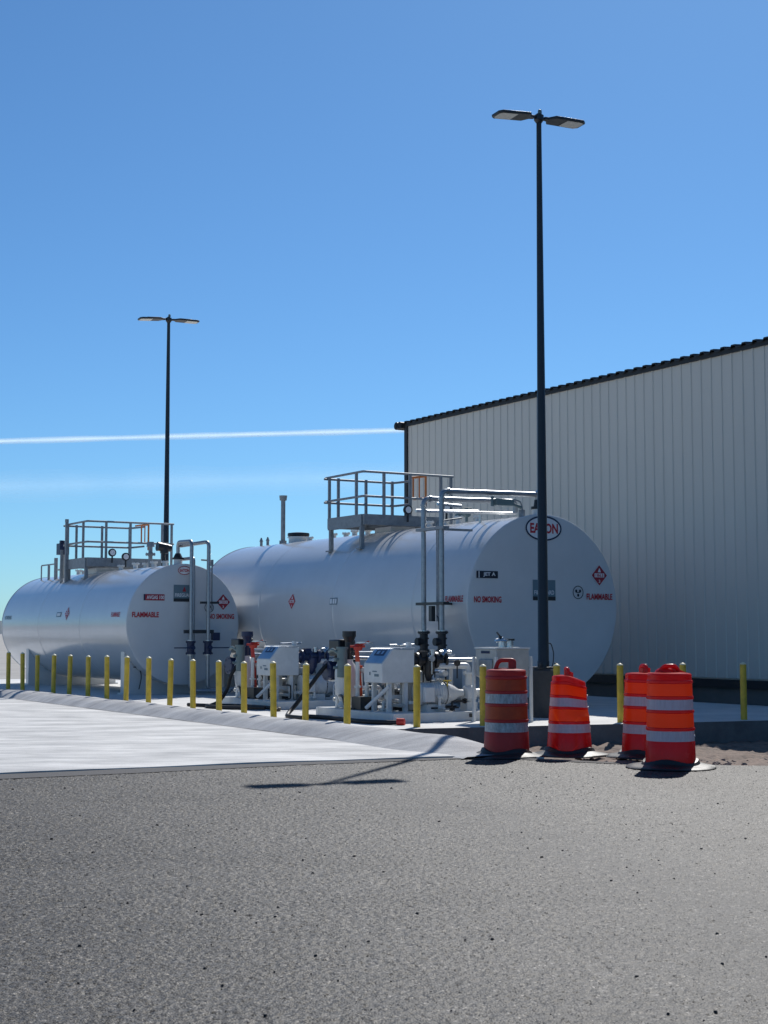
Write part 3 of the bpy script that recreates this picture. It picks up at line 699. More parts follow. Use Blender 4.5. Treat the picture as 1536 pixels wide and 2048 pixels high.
# ---------------- the small tank
RL, ZL, LL = 1.37, 1.70, 9.65
avg, zl = tank('fuel_tank', 'smaller white aviation gasoline tank at left, behind the bollard row', 13.44, 31.8, LL, ZL, RL, 1.22, (3.2, 6.4), (.5, 7.6))
ltop = lambda x: zl+sqrt(max(0, RL**2-x*x))
fl = head_fr(zl)
mb = MB(); oval(mb, -.0, 1.22, .16, .10, fl, .002, 1); ringm(mb, 0, 1.22, .16, .10, .016, fl, .004, 0); mb_e = mb.build('oval_emblem', ['maroon', 'labelwhite'], avg)
letters(MB(), 'EATON', 0, 1.22, .24, .075, fl, .006, 0, .035).build('emblem_letters', 'labelred', mb_e)
mb = MB(); rect(mb, -.98, -.48, .53, .67, fl, .003, 0); rect(mb, -.98, -.945, .53, .67, fl, .005, 2); letters(mb, 'AVGAS 100', -.70, .60, .42, .085, fl, .006, 1, .025); mb.build('product_sign', ['maroon', 'labelwhite', 'navy'], avg)
word(avg, 'warning_lettering', 'FLAMMABLE', -.93, .21, .64, .12, fl, 'labelred')
word(avg, 'warning_lettering', 'NO SMOKING', .93, .18, .64, .12, fl, 'labelred')
badge(avg, fl, -.0, .70, .26, .19)
roundel(avg, fl, .62, .38, .115)
placard(avg, fl, .97, .51, .175, .185, '1203')
sl = side_fr(zl, RL)
word(avg, 'warning_lettering', 'FLAMMABLE', -.75, .22, .55, .11, sl, 'labelred')
placard(avg, sl, -4.15, .28, .165, .165, '1203')
mb = MB(); rect(mb, -4.95, -4.6, .20, .32, sl, .003, 0, 2); rect(mb, -4.90, -4.65, .225, .295, sl, .005, 1, 2); mb.build('data_plate', ['labelgrey', 'labelwhite'], avg)
word(avg, 'warning_lettering', 'NO SMOKING', -9.1, .22, .6, .11, sl, 'labelgrey')
platform(avg, ltop, -.72, 1.30, 4.55, 6.1, zl+RL+.27, .98, 1.02)
mb = MB(); mb.bx(-.825, -.755, 5.90, 5.97, ltop(.8)-.05, zl+RL+1.30); mb.cyl((-.79, 5.935, zl+RL+1.30), (-.79, 5.935, zl+RL+1.38), .05); mb.bx(-.825, -.755, 6.28, 6.33, ltop(.8)-.05, zl+RL+.6); mb.build('mast', 'galvdark', avg)
mb = MB(); mb.bx(-.35, .30, 4.9, 5.6, ltop(.35)-.05, ltop(0)+.09); mb.build('manway', 'white', avg, bevel=.015)
vx = -.55; vz = ltop(vx)
mb = MB(); mb.tube(fil([(vx, 8.75, vz-.05), (vx, 8.75, vz+.40), (vx, 7.55, vz+.40)], .05), .02, 8); mb.cyl((vx, 8.1, vz-.03), (vx, 8.1, vz+.38), .035, seg=10); mb.cyl((vx, 7.5, vz-.02), (vx, 7.5, vz+.56), .05, seg=12); mb.build('vent_pipe', 'galvdark', avg)
mb = MB(); mb.cyl((vx, 6.95, vz-.05), (vx, 6.95, vz+.62), .08, .07); mb.cyl((vx, 6.95, vz+.2), (vx, 6.95, vz+.24), .12); e1 = mb.build('vent_pipe', 'offwhite', avg)
mb = MB(); mb.bx(vx-.13, vx+.13, 6.8, 7.1, vz+.62, vz+.92); mb.bx(vx-.10, vx+.02, 6.85, 6.95, vz+.92, vz+1.0); mb.build('vent_head', 'navy', e1, bevel=.01)
gauge(avg, -.1, 4.42, ltop(0)+.20); gauge(avg, -.05, 3.6, ltop(0)+.06)
for y, h in ((7.3, .14), (6.9, .10), (4.1, .14), (3.1, .16), (2.4, .12), (1.9, .14), (1.2, .12)):
    mb = MB(); mb.cyl((.02, y, ltop(0)-.04), (.02, y, ltop(0)+h*.7), .06); flange(mb, (.02, y, ltop(0)+h*.8), (0, 0, 1), .095, .03); mb.build('nozzle', 'white', avg)
mb = MB(); mb.cyl((.05, 2.2, ltop(0)), (.05, 2.2, ltop(0)+.5), .05); flange(mb, (.05, 2.2, ltop(0)+.32), (0, 0, 1), .12, .05); mb.cyl((.05, 2.2, ltop(0)+.5), (.05, 2.2, ltop(0)+.62), .10, .08); mb.build('pressure_vent', 'galvdark', avg)
mb = MB(); mb.cyl((0, 1.25, ltop(0)), (0, 1.25, ltop(0)+.34), .05); mb.cyl((-.16, 1.25, ltop(0)+.46), (.18, 1.25, ltop(0)+.42), .11, .08); mb.cyl((.02, 1.25, ltop(0)+.3), (.02, 1.25, ltop(0)+.5), .10); mb.build('overfill_valve', 'black', avg)
mb = MB(); mb.cyl((.02, .42, ltop(0)-.06), (.02, .42, ltop(0)+.12), .10); mb.build('nozzle', 'white', avg)
mb = MB(); mb.cyl((.02, .42, ltop(0)+.12), (.02, .42, ltop(0)+.16), .13); mb.cyl((.02, .42, ltop(0)+.16), (.02, .42, ltop(0)+.26), .11, .06); mb.build('pipe_cap', 'black', avg)
def lpipe(pts, rad): return MB().tube(fil(pts, .12), rad, 14)
lpipe([(.02, .42, ltop(0)+.2), (.02, .42, ltop(0)+.52), (.0, -.42, ltop(0)+.50), (.0, -.42, .1), (.9, -.6, .08)], .044).build('standpipe', 'galv', avg)
lpipe([(.10, .45, ltop(0)+.44), (.42, -.42, ltop(0)+.50), (.42, -.42, .12), (1.1, -.45, .12)], .044).build('standpipe', 'galv', avg)
mb = MB(); mb.tube(fil([(.16, -.16, .2), (.16, -.16, ltop(.16)+.14), (.16, .5, ltop(.16)+.14)], .08), .042, 12); mb.tube([(.09, -.2, 1.5), (.09, -.2, ltop(0)+.1)], .018, 8); mb.build('vent_line', 'galv', avg)
mb = MB(); mb.tube(fil([(.60, -.2, 1.9), (.60, -.2, ltop(.6)+.22), (.42, .0, ltop(.6)+.24)], .05), .020, 8); mb.cyl((.60, -.2, ltop(.6)+.10), (.60, -.2, ltop(.6)+.24), .035, seg=10); mb.build('conduit', 'galvdark', avg)
mb = MB(); mb.bx(.24, .68, -.44, -.36, 2.05, 2.10); mb.build('pipe_clamp', 'pole', avg)
mb = MB(); mb.bx(-.14, .56, -.43, -.33, 1.38, 1.46); mb.build('pipe_clamp', 'pole', avg)
mb = MB(); mb.bx(.55, .73, -.40, -.28, 1.22, 1.40); mb.build('junction_box', 'navy', avg, bevel=.01)
for x, lev in ((0, -1), (.42, 1)):
    mb = MB(); flange(mb, (x, -.42, 1.19), (0, 0, 1), .115, .03); flange(mb, (x, -.42, .93), (0, 0, 1), .115, .03); mb.cyl((x, -.42, .94), (x, -.42, 1.18), .085); mb.cyl((x, -.42, 1.06), (x, -.58, 1.06), .05, seg=12)
    v = mb.build('valve', 'navy', avg)
    MB().bx(min(x+lev*.05, x+lev*.46), max(x+lev*.05, x+lev*.46), -.6, -.56, 1.045, 1.07).build('valve_lever', 'navy', v)
    mb = MB(); mb.cyl((x, -.42, 1.215), (x, -.42, 1.23), .10); mb.cyl((x, -.42, .89), (x, -.42, .905), .10); mb.build('gasket_ring', 'chrome', v)
MB().tube(spline([(-1.02, .45, .62), (-.9, .42, .60), (-.85, .4, .40), (-.9, .4, .12)]), .012, 6).build('ground_cable', 'black', avg)

# ------------------------------------------------------------------ fuel pumping skids
def skid(r0, s0, label, first):
    o = thing('pump_skid', W(r0, s0, .11), label, 'pump skid', 'fuel pump skids beside the bollards', rotz=AZ)
    Lx, Ly = 2.0, 2.55
    mb = MB()
    mb.bx(0, Lx, 0, .10, 0, .15); mb.bx(0, Lx, Ly-.10, Ly, 0, .15); mb.bx(0, .10, .10, Ly-.10, 0, .15); mb.bx(Lx-.1, Lx, .10, Ly-.10, 0, .15); mb.bx(.1, Lx-.1, .1, Ly-.1, .11, .145)
    mb.build('skid_base', 'white', o, bevel=.008)
    # sloped control cabinet, its screen on the slope facing left (-x)
    cx, cy, z0 = .12, .55, .60
    pts = [(0, 0), (.60, 0), (.60, .52), (.20, .54), (0, .30)]
    cab = MB().prism(pts, 0, .58, lambda x, y, h: V((cx+x, cy+h, z0+y))).build('control_cabinet', 'white', o, bevel=.012)
    n = V((-.24, 0, .20)).normalized(); 
    def fs(x, y, h): return V((cx, cy, z0+.30))+V((.20, 0, .24))*y+V((0, x, 0))+n*(h+.004)
    rect(MB(), .03, .55, .05, .95, fs, .0).build('control_panel', 'panelblue', cab)
    mb = MB(); rect(mb, .12, .44, .52, .90, fs, .004, 0); rect(mb, .18, .24, .62, .82, fs, .007, 1); rect(mb, .30, .38, .62, .82, fs, .007, 1); mb.build('screen', ['navy', 'panelblue'], cab)
    def ff(x, y, h): return V((cx-.004-h, cy+x, z0+y))
    mb = MB(); rect(mb, .10, .24, .10, .14, ff, .0); rect(mb, .16, .30, .17, .19, ff, .0); rect(mb, .36, .40, .12, .17, ff, .0); mb.build('small_label', 'labelgrey', cab)
    mb = MB(); mb.bx(cx+.22, cx+.6, cy-.02, cy+.6, z0+.545, z0+.56); mb.bx(cx+.5, cx+.56, cy+.02, cy+.1, z0+.56, z0+.64); mb.build('cabinet_lid', 'white', cab)
    for x, y in ((.16, .06), (.46, .06), (.16, .52), (.46, .52)): MB().bx(cx+x-.035, cx+x+.035, cy+y-.03, cy+y+.03, .145, z0+.002).build('cabinet_leg', 'white', o)
    mb = MB(); mb.bx(cx+.50, cx+.64, cy-.03, cy+.02, .26, .31); mb.bx(cx+.2, cx+.6, cy+.2, cy+.26, .34, .40); mb.tube([(cx+.1, cy-.05, .55), (cx-.12, cy+.3, .2)], .03, 8); mb.build('brace', 'white', o)
    # filter vessel with grey-green head
    fx, fy = .24, 1.95
    MB().lathe([(0, .16), (.12, .16), (.13, .2), (.10, .26), (.16, .40), (.18, .52), (.18, .74), (.16, .86), (.12, .92), (.12, .95), (0, .95)], o=(fx, fy, 0), seg=28).build('filter_vessel', 'white', o)
    mb = MB(); ex, ey = fx-.12, fy-.10; mb.cyl((ex, ey, .66), (ex, ey, 1.12), .085, seg=18); mb.cyl((ex, ey, 1.12), (ex, ey, 1.16), .10, seg=18); mb.tube(fil([(ex-.05, ey+.02, 1.05), (ex-.12, ey+.1, 1.12), (ex-.08, ey+.3, 1.08)], .05), .03, 8); mb.cyl((ex-.14, ey, .95), (ex, ey, .95), .03, seg=8); mb.cyl((ex-.14, ey+.04, .82), (ex, ey, .82), .025, seg=8)
    mb.build('air_eliminator', 'teal', o)
    for k, (px, py) in enumerate(((fx-.02, fy-.44), (fx+.05, fy-.62))):
        mb = MB(); mb.cyl((px, py, .15), (px, py, .92), .035, seg=12); mb.cyl((px, py, .5), (px, py, .53), .06, seg=12); mb.build('small_pipe', 'white', o)
    mb = MB(); mb.cyl((fx+.06, fy-.40, .34), (fx+.02, fy-.34, 1.1), .038, .036, seg=14); mb.cyl((fx+.045, fy-.38, .82), (fx+.045, fy-.38, .86), .055, seg=14); mb.build('red_pipe', 'orangered' if first else 'red', o)
    mb = MB(); mb.lathe([(0, -.05), (.07, -.03), (.08, .02), (.05, .07), (0, .08)], o=(fx+.03, fy-.36, 1.14), seg=14); mb.cyl((fx+.03, fy-.36, 1.18), (fx+.16, fy-.5, 1.25), .018, seg=8); mb.cyl((fx-.08, fy-.3, 1.17), (fx+.12, fy-.44, 1.17), .02, seg=8); mb.build('red_valve', 'red', o)
    mb = MB(); mb.cyl((fx+.13, fy-.4, 1.22), (fx+.13, fy-.4, 1.24), .14, seg=20); mb.build('handwheel', 'chrome', o)
    # grey and blue pump parts at the far end
    mb = MB(); mb.bx(fx-.02, fx+.30, fy+.20, fy+.56, 1.0, 1.28); mb.bx(fx+.02, fx+.2, fy+.3, fy+.46, .86, 1.0); mb.build('meter_register', 'black', o, bevel=.02)
    mb = MB(); mb.cyl((fx+.10, fy+.06, .95), (fx+.10, fy+.06, 1.24), .07, .07); mb.cyl((fx+.10, fy+.06, 1.24), (fx+.10, fy+.06, 1.33), .07, .11); mb.cyl((fx+.10, fy+.06, 1.33), (fx+.10, fy+.06, 1.42), .115); mb.build('funnel', 'navy' if not first else 'black', o)
    mb = MB(); mb.cyl((fx-.1, fy+.42, .76), (fx+.28, fy+.42, .76), .15, seg=24); flange(mb, (fx-.12, fy+.42, .76), (1, 0, 0), .17, .04); flange(mb, (fx+.30, fy+.42, .76), (1, 0, 0), .17, .04); mb.cyl((fx+.1, fy+.42, .8), (fx+.1, fy+.42, .9), .1); mb.build('flow_meter', 'blue', o)
    mb = MB(); mb.bx(fx-.02, fx+.06, fy+.25, fy+.33, .14, .62); mb.bx(fx+.2, fx+.28, fy+.25, fy+.33, .14, .62); mb.bx(fx-.06, fx+.3, fy+.22, fy+.5, .58, .61); mb.tube([(fx-.1, fy+.2, .34), (fx+.5, fy+.1, .34)], .02, 8); mb.build('meter_stand', 'white', o, bevel=.01)
    # pump and motor toward the right
    mb = MB(); mb.cyl((.78, .5, .42), (1.2, .44, .42), .17, seg=24); mb.cyl((.72, .51, .42), (.78, .5, .42), .19, seg=24)
    mb.lathe([(.19, 0), (.17, .05), (.14, .14), (.07, .26), (.06, .34), (0, .34)], o=(1.2, .44, .42), ax=(1, -.12, 0), seg=24)
    for k in range(9): mb.cyl((.80+k*.045, .497-k*.006, .42), (.812+k*.045, .495-k*.006, .42), .182, seg=24)
    mb.bx(.82, 1.16, .33, .6, .145, .26); m_ = mb.build('pump_motor', 'white', o)
    mb = MB(); mb.bx(.72, .90, .22, .30, .30, .54); mb.build('terminal_box', 'white', m_, bevel=.015)
    mb = MB(); mb.lathe([(0, -.10), (.12, -.09), (.16, -.03), (.16, .05), (.11, .10), (0, .11)], o=(1.66, .40, .40), ax=(1, 0, 0), seg=24); mb.cyl((1.66, .40, .50), (1.66, .40, .74), .06); flange(mb, (1.66, .40, .74), (0, 0, 1), .10, .03); mb.bx(1.56, 1.76, .3, .5, .145, .28); mb.cyl((1.74, .4, .42), (1.92, .4, .42), .07); flange(mb, (1.92, .4, .42), (1, 0, 0), .11, .03); mb.build('pump_casing', 'white', o)
    mb = MB(); mb.tube(fil([(1.66, .40, .74), (1.66, .42, .86), (1.15, .55, .86), (1.0, .8, .86)], .08), .05, 12); mb.tube(fil([(.95, .9, .30), (.95, .9, .78), (.5, 1.25, .78), (.32, 1.6, .78)], .08), .05, 12); mb.build('manifold', 'white', o)
    mb = MB(); mb.bx(.70, .96, .7, .9, .15, .62); mb.bx(.75, .92, .62, .72, .62, .74); mb.tube([(.62, .75, .4), (.72, .9, .64)], .05, 10); mb.build('meter_stand', 'offwhite', o, bevel=.01)
    # valve cluster
    mb = MB(); flange(mb, (.82, .65, .95), (1, 0, 0), .13, .04); mb.cyl((.72, .67, .95), (1.25, .58, .95), .085); flange(mb, (.98, .62, .95), (1, -.15, 0), .12, .04); flange(mb, (1.14, .6, .95), (1, -.15, 0), .14, .05); flange(mb, (1.30, .57, .95), (1, -.15, 0), .13, .04); mb.lathe([(.10, 0), (.09, -.16), (.03, -.30), (0, -.31)], o=(1.03, .58, .92), ax=(.12, 0, 1), seg=18); mb.bx(.86, .98, .55, .7, 1.0, 1.10)
    mb.build('valve', 'black' if first else 'blue', o)
    mb = MB(); mb.cyl((1.28, .58, .95), (1.95, .45, .95), .042); mb.cyl((.55, .9, 1.0), (1.05, .9, 1.0), .04); mb.cyl((1.2, .56, 1.08), (1.42, .56, 1.08), .03, seg=10); mb.cyl((1.08, .58, 1.03), (1.08, .58, 1.12), .05); mb.cyl((1.25, .56, 1.02), (1.33, .56, 1.1), .05); mb.build('outlet_pipe', 'chrome', o)
    mb = MB(); mb.cyl((1.2, 1.2, .15), (1.2, 1.2, .7), .12, seg=20); mb.lathe([(.12, 0), (.1, .06), (0, .09)], o=(1.2, 1.2, .7), seg=20); mb.cyl((1.55, 1.4, .15), (1.55, 1.4, .6), .09, seg=18); mb.build('strainer', 'offwhite', o)
    mb = MB(); mb.tube(fil([(.4, 1.4, 1.12), (1.0, 1.35, 1.12), (1.0, 1.35, .8)], .06), .022, 8); mb.tube([(.62, 1.15, 1.19), (1.05, 1.1, 1.20)], .016, 8); mb.tube([(.45, 1.5, 1.0), (1.0, 1.9, 1.0)], .02, 8); mb.build('sensing_line', 'chrome', o)
    mb = MB(); mb.tube(spline([(.30, 1.3, .62), (.34, 1.2, .42), (.42, 1.1, .38), (.46, 1.02, .5), (.46, 1.0, .62)]), .010, 6); mb.tube(spline([(.75, .95, .5), (.66, .8, .3), (.62, .7, .17), (.5, .66, .16)]), .016, 6); mb.tube(spline([(.12, 1.95, .36), (.05, 1.7, .34), (.03, 1.55, .17), (.1, 1.4, .16)]), .022, 8); mb.build('cable', 'black', o)
    return o
def extra_pipes(o, first):
    # small-bore clutter: drain lines, blue couplings, dark bases
    mb = MB()
    for x, y, h in ((.75, 1.5, .55), (1.05, 1.75, .45), (1.5, 1.0, .62), (1.75, 1.7, .5), (.55, 2.2, .5)):
        mb.cyl((x, y, .145), (x, y, h), .03, seg=10); flange(mb, (x, y, h), (0, 0, 1), .075, .03, 4)
    mb.tube(fil([(.75, 1.5, .50), (1.05, 1.75, .42), (1.75, 1.7, .45)], .05), .028, 8); mb.tube(fil([(.5, .5, .24), (.5, 1.5, .24), (1.5, 1.5, .24)], .06), .03, 8)
    mb.tube(fil([(.2, 2.3, .28), (.9, 2.3, .28), (.9, 1.2, .28), (1.6, .9, .28)], .06), .03, 8); mb.build('drain_line', 'offwhite', o)
    mb = MB(); mb.bx(.62, 1.28, 1.0, 1.4, .146, .20); mb.bx(.1, .42, 1.2, 1.5, .146, .36); mb.bx(1.0, 1.22, 1.55, 1.9, .146, .42); mb.build('motor_base', 'pole', o)
    mb = MB(); mb.lathe([(0, -.07), (.06, -.06), (.085, 0), (.06, .06), (0, .07)], o=(.62, 1.05, .78), ax=(1, .3, 0), seg=16); mb.lathe([(0, -.07), (.06, -.06), (.085, 0), (.06, .06), (0, .07)], o=(.9, 2.1, .88), ax=(1, .3, 0), seg=16); mb.cyl((.9, 2.1, .88), (.9, 2.1, 1.02), .025, seg=8); mb.bx(.82, 1.02, 2.07, 2.13, 1.01, 1.04); mb.build('coupling', 'blue', o)
    mb = MB(); mb.tube(fil([(.35, 2.25, .98), (.9, 2.1, .96), (1.6, 1.9, .96)], .05), .03, 8); mb.tube([(.5, 2.35, 1.06), (1.4, 2.1, 1.06)], .018, 8); mb.build('sensing_line', 'chrome', o)
    mb = MB(); mb.bx(1.4, 1.5, -.03, 0, .06, .12); mb.build('tow_bracket', 'pole', o)
k1 = skid(11.92, 19.95, 'white fuel pump skid with sloped cabinet nearest the drums', True)
k2 = skid(12.22, 24.55, 'white fuel pump skid with sloped cabinet in front of the small tank, farther one', False)

def clutter(o, seed):
    g = random.Random(seed); kinds = {'small_pipe': ('white', (.018, .026, .034), 13), 'conduit': ('galv', (.010, .014), 8), 'dark_pipe': ('black', (.014, .02, .03), 7)}
    for nm, (m_, rs_, n) in kinds.items():
        for i in range(n):
            mb = MB(); p_ = V((g.uniform(.45, 1.8), g.uniform(.2, 2.3), g.choice((.2, .3, .42, .5)))); pts = [p_.copy()]; rr = g.choice(rs_)
            for k in range(g.choice((2, 3, 4))):
                ax_ = g.choice((0, 1, 2, 2)); q = pts[-1].copy(); q[ax_] += g.choice((-1, 1))*g.uniform(.12, .5)
                q.x = min(1.9, max(.35, q.x)); q.y = min(2.4, max(.12, q.y)); q.z = min(1.02 if q.x > .85 or q.y > 1.25 else .5, max(.17, q.z))
                if (q-pts[-1]).length > .06: pts.append(q)
            if len(pts) < 2: continue
            mb.tube(fil(pts, .05, 4), rr, 8)
            if rr > .017: flange(mb, pts[0], pts[1]-pts[0], rr*2.1, .025, 4); flange(mb, pts[-1], pts[-1]-pts[-2], rr*2.1, .025, 4)
            mb.build(nm, m_, o)
    for i in range(4):
        x, y, z = g.uniform(.9, 1.8), g.uniform(.2, 1.6), g.uniform(.75, 1.02)
        mb = MB(); mb.cyl((x, y, z-.2), (x, y, z), .012, seg=6); mb.cyl((x, y-.02, z+.05), (x, y+.02, z+.05), .05, seg=14); mb.build('pressure_gauge', g.choice(('black', 'chrome')), o)
    for i in range(3):
        x, y, z = g.uniform(.9, 1.8), g.uniform(.1, 1.2), g.uniform(.45, .85)
        mb = MB(); mb.cyl((x, y, z), (x, y, z+.08), .012, seg=6); mb.bx(x-.07, x+.07, y-.015, y+.015, z+.08, z+.10); mb.build('lever_handle', g.choice(('red', 'yellow', 'pole')), o)
extra_pipes(k1, True); extra_pipes(k2, False); clutter(k1, 5); clutter(k2, 9)
# sump tank on legs
def sump():
    o = thing('sump_tank', W(13.33, 19.2, .11), 'white sump tank on thin legs with a valve on top, behind the faded drum', 'sump tank', rotz=AZ)
    a, b = .62, .58
    mb = MB(); mb.bx(0, a, 0, b, .72, 1.14); 
    def ring(k, z): return [V((a/2+(x-a/2)*k, b/2+(y-b/2)*k, z)) for x, y in ((0, 0), (a, 0), (a, b), (0, b))]
    mb.add(ring(.999, .72)+ring(.25, .52), [(0, 1, 5, 4), (1, 2, 6, 5), (2, 3, 7, 6), (3, 0, 4, 7), (4, 5, 6, 7)])
    mb.build('vessel', 'offwhite', o, bevel=.01)
    MB().bx(-.015, a+.015, -.015, b+.015, 1.14, 1.165).build('lid', 'white', o)
    for x, y in ((-.02, -.02), (a+.02, -.02), (-.02, b+.02), (a+.02, b+.02)):
        MB().bx(x-.02, x+.02, y-.02, y+.02, 0, 1.02).build('leg', 'white', o)
    mb = MB(); mb.cyl((.3, .28, 1.165), (.3, .28, 1.26), .06); mb.cyl((.3, .28, 1.26), (.3, .28, 1.29), .12, .11); mb.cyl((.42, .26, 1.165), (.42, .26, 1.27), .07); mb.cyl((.2, .3, 1.27), (.32, .28, 1.3), .03, seg=8); mb.build('fill_valve', 'chrome', o)
    mb = MB(); mb.bx(.25, .29, .26, .3, 1.29, 1.34); mb.tube([(.27, .28, 1.33), (.2, .28, 1.40)], .014, 6); mb.cyl((.44, .26, 1.27), (.44, .26, 1.3), .075); mb.build('valve_lever', 'pole', o)
    mb = MB(); mb.add([(-.004, .18, 1.07), (-.004, .42, 1.07), (-.004, .42, 1.11), (-.004, .18, 1.11)], [(0, 1, 2, 3)]); mb.build('small_label', 'navy', o)
    mb = MB(); mb.bx(-.03, .0, .1, .45, .78, .98); mb.build('sight_window', 'galv', o, bevel=.008)
    mb = MB(); mb.cyl((a/2, b/2, .52), (a/2, b/2, .32), .03, seg=10); mb.tube([(a/2-.1, b/2, .36), (a/2+.1, b/2, .36)], .012, 6); mb.build('drain_valve', 'galv', o)
sump()

# hoses on the pad
def hose(pts, rad, label, endcap=None):
    o = MB().tube(spline([W(*p) for p in pts], 10), rad, 12).build('fuel_hose', 'hose', None)
    tag(o, label, 'hose', 'black fuel hoses lying on the pad')
    if endcap:
        p, q = W(*endcap[0]), W(*endcap[1]); MB().cyl(p, q, rad*1.9, rad*1.5, seg=16).build('hose_cap', 'red', o)
    return o
hose([(12.12, 22.3, 1.00), (11.98, 22.32, .92), (11.75, 22.38, .62), (11.5, 22.4, .32), (11.3, 22.3, .17), (11.16, 22.0, .145), (11.15, 21.5, .145)], .036, 'thick black hose hanging from the near skid and curving onto the pad')
hose([(11.4, 21.9, .145), (11.52, 21.5, .145), (11.55, 20.9, .145), (11.5, 20.3, .145), (11.62, 19.85, .145), (11.78, 19.6, .15)], .036, 'black hose lying before the near skid, ending in a red cap', ((11.78, 19.6, .15), (11.86, 19.52, .16)))
hose([(12.35, 26.45, .95), (12.2, 26.5, .7), (12.15, 26.6, .4), (11.95, 26.5, .2), (11.6, 26.1, .145), (11.4, 25.8, .145), (11.5, 25.2, .145), (11.9, 24.4, .16)], .036, 'black hose draped from the far skid and looped behind bollards')
hose([(11.35, 26.6, .145), (11.55, 26.1, .145), (12.0, 25.7, .145), (12.15, 24.4, .145), (11.8, 23.9, .145)], .034, 'black hose lying flat on the sunlit pad below the far skid')
# steel piping from skids to the tanks on low stands
def pad_pipe():
    o = thing('pad_pipe', W(13.9, 22.6, .11), 'white pipe run on the pad between the near skid and the large tank', 'pipe', rotz=AZ)
    mb = MB(); mb.tube(fil([(.7, .14, .88), (.7, .14, .78), (.05, -.6, .72), (-.35, -1.6, .72)], .1), .05, 12); mb.tube(fil([(.7, .75, .88), (.7, .75, .60), (-.3, .2, .55), (-.6, -1.0, .55)], .1), .05, 12); mb.build('pipe', 'white', o)
    for x, y in ((.35, -.2), (-.2, .2)): MB().bx(x-.04, x+.04, y-.04, y+.04, 0, .68).build('pipe_stand', 'white', o)
pad_pipe()

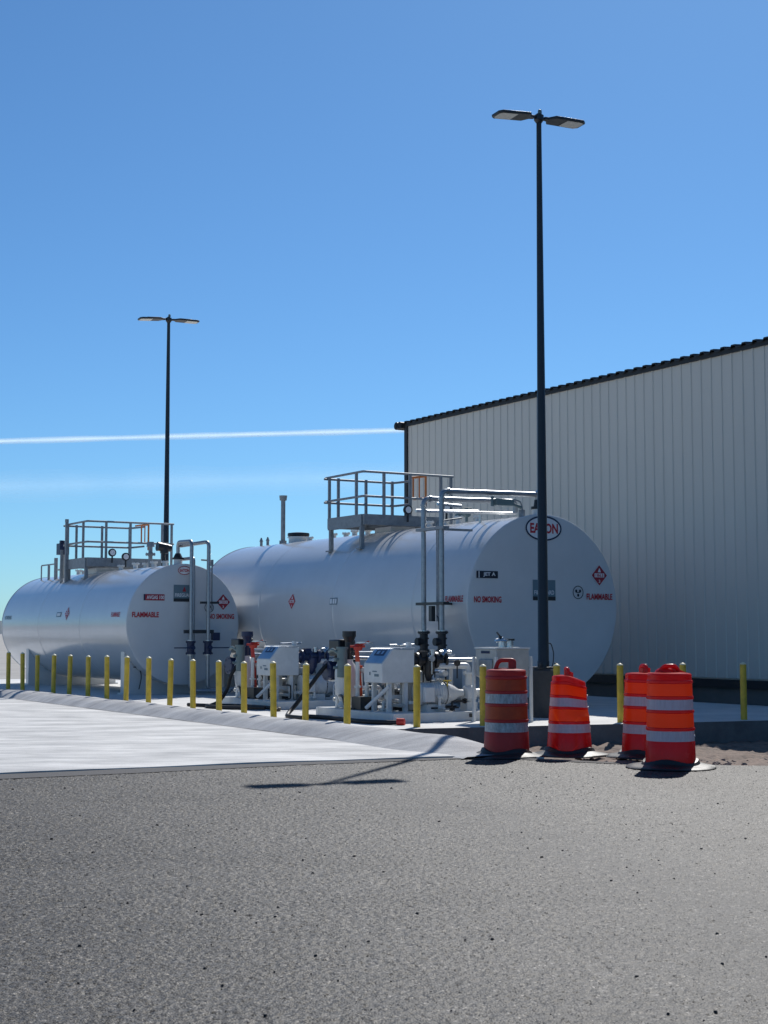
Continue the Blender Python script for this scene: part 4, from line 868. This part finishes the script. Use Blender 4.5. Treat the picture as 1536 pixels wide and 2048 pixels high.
# ------------------------------------------------------------------ traffic drums
def drum(loc, label, sc_, rb, rt, Hh, mats, handle, dent=False, rotz=0., tilt=(0, 0)):
    o = thing('traffic_drum', loc, label, 'traffic drum', 'orange traffic drums at the road edge', rotz=rotz)
    o.rotation_euler = (tilt[0], tilt[1], rotz)
    body, sheet, white = mats
    z0 = .06
    def rad(t): return rb+(rt-rb)*t
    def dfn(p, a=0):
        p = V(p)
        if dent:
            t = (p.z-z0)/Hh
            # a dished side on the right front and a sagging, skewed top
            q = max(0, 1-((t-.68)/.22)**2); ang = math.atan2(p.y, p.x)
            g = max(0, cos(ang-R(-62)))**3
            rr = sqrt(p.x**2+p.y**2)
            if rr > .01: k = 1-.27*q*g; p.x *= k; p.y *= k
            p.z -= .075*max(0, t-.45)*2*max(0, (p.x+.05)/rb)
            p.x -= .00*t
        else:
            t = (p.z-z0)/Hh; ang = math.atan2(p.y, p.x); k = 1+.006*sin(3*ang+loc[0]*5)+.004*sin(5*ang+t*4); p.x *= k; p.y *= k
        return p
    # bands by height fraction
    bands = [(.00, .245, None), (.245, .36, 'w'), (.40, .555, 'o'), (.595, .71, 'w'), (.75, .885, 'o')]
    stp = .010
    prof = [(rad(0)+.006, z0-.02), (rad(0)+.006, z0), (rad(.24)+.004, z0+.235*Hh), (rad(.245), z0+.245*Hh)]
    for a, b, k in bands[1:]:
        prof += [(rad(a)-stp*.2, z0+a*Hh), (rad(b)-stp*.2, z0+b*Hh), (rad(b)+stp*.9, z0+(b+.008)*Hh), (rad(b+.03)+stp*.9, z0+(b+.032)*Hh)]
    prof += [(rad(.93)-.004, z0+.93*Hh), (rt, z0+.985*Hh), (rt-.012, z0+Hh), (rt-.08, z0+Hh+.010), (0.001, z0+Hh+.022)]
    full = MB().lathe(prof, seg=72, fn=dfn); nb = 72; ks = [i for i in range(len(prof)-1) if any(k == 'o' and abs(prof[i][1]-(z0+a*Hh)) < 1e-6 and abs(prof[i+1][1]-(z0+b*Hh)) < 1e-6 for a, b, k in bands)]
    full.f = [f for j, f in enumerate(full.f) if j//nb not in ks]; full.mi = full.mi[:len(full.f)]
    full.build('body', body, o, angle=30)
    for a, b, k in bands[1:]:
        rr = .008 if dent else .0025; n = 12; pr = []
        for i in range(n+1):
            t = a+(b-a)*i/n; pr.append((rad(t)-stp*.2+rr, z0+t*Hh))
        MB().lathe(pr, seg=72, fn=dfn).build('white_band' if k == 'w' else 'orange_band', white if k == 'w' else sheet, o, angle=80)
    zt = z0+Hh+.012
    mb = MB()
    if handle == 'loop':                        # tall flat loop handle with a square hole
        pts = fil([(-.13, 0, zt-.01), (-.10, 0, zt+.075), (-.06, 0, zt+.105), (.075, 0, zt+.105), (.10, 0, zt+.09), (.10, 0, zt-.01)], .03)
        mb.tube(pts, .026, 10); mb.bx(.03, .115, -.03, .03, zt, zt+.10); mb.bx(-.13, .1, -.02, .02, zt, zt+.012)
    elif handle == 'knob':
        mb.tube(fil([(-.02, -.06, zt-.02), (-.02, -.06, zt+.08), (-.02, .06, zt+.08), (-.02, .06, zt-.02)], .04), .028, 10); mb.bx(-.05, .05, -.04, .04, zt, zt+.06)
    else:                                       # moulded dome with two lobes
        mb.lathe([(.12, -.02), (.10, .022), (.06, .045), (.03, .054), (0, .056)], o=(-.05, 0, zt), seg=28)
        mb.tube(fil([(-.10, -.05, zt+.02), (-.06, -.06, zt+.068), (.06, -.05, zt+.072), (.10, -.03, zt+.01)], .04), .024, 10)
        mb.add([(.03, -.05, zt+.065), (.20, -.05, zt-.01), (.20, .08, zt-.01), (.03, .08, zt+.065), (.03, -.05, zt-.02), (.03, .08, zt-.02)], [(0, 1, 2, 3), (0, 4, 1), (3, 2, 5), (0, 3, 5, 4)])
    mb2 = MB(); mb2.v = [dfn(p) if dent else p for p in mb.v]; mb2.f = mb.f; mb2.mi = mb.mi
    mb2.build('handle', body, o)
    # rivet heads along the right edge catch the sun
    mb = MB()
    for t in (.02, .30, .575, .73): mb.lathe([(.014, 0), (.010, .008), (0, .010)], o=(rad(t)*cos(R(-8)), rad(t)*sin(R(-8)), z0+t*Hh), ax=(1, -.15, .2), seg=8)
    mb.build('rivet', 'dwhite', o)
    k = random.random()*6
    MB().lathe([(.20, .10), (rb+.03, .085), (rb+.05, .05), (.40, .032), (.485, .020), (.495, .010), (.488, .002), (.2, .002)], seg=56, fn=lambda p, a: V((p.x*(1+.012*sin(2*a+k)), p.y*(1+.012*sin(2*a+k)), max(.001, p.z*(1+.25*sin(3*a+k)))))).build('rubber_base', 'rubber', o)
    return o
A = ('dplast', 'dsheet', 'dwhite')
drum((1.49, 18.42, .006), 'faded brownish red drum with scuffed bands and square loop handle, leftmost', 1, .272, .243, .985, ('dworn', 'dsheetworn', 'dwhiteworn'), 'loop', rotz=R(0))
drum((2.28, 18.62, .004), 'bright orange drum with dented side and crumpled top', 1, .272, .205, .91, A, 'knob', dent=True, rotz=R(4))
drum((3.17, 18.42, -.01), 'bright orange drum standing behind the foremost drum, partly hidden', 1, .272, .243, .955, A, 'knob', rotz=R(20), tilt=(0, R(1.2)))
drum((3.19, 16.86, .006), 'foremost bright orange drum with domed handle at the dirt edge', 1, .272, .245, .985, A, 'dome', rotz=R(-6))
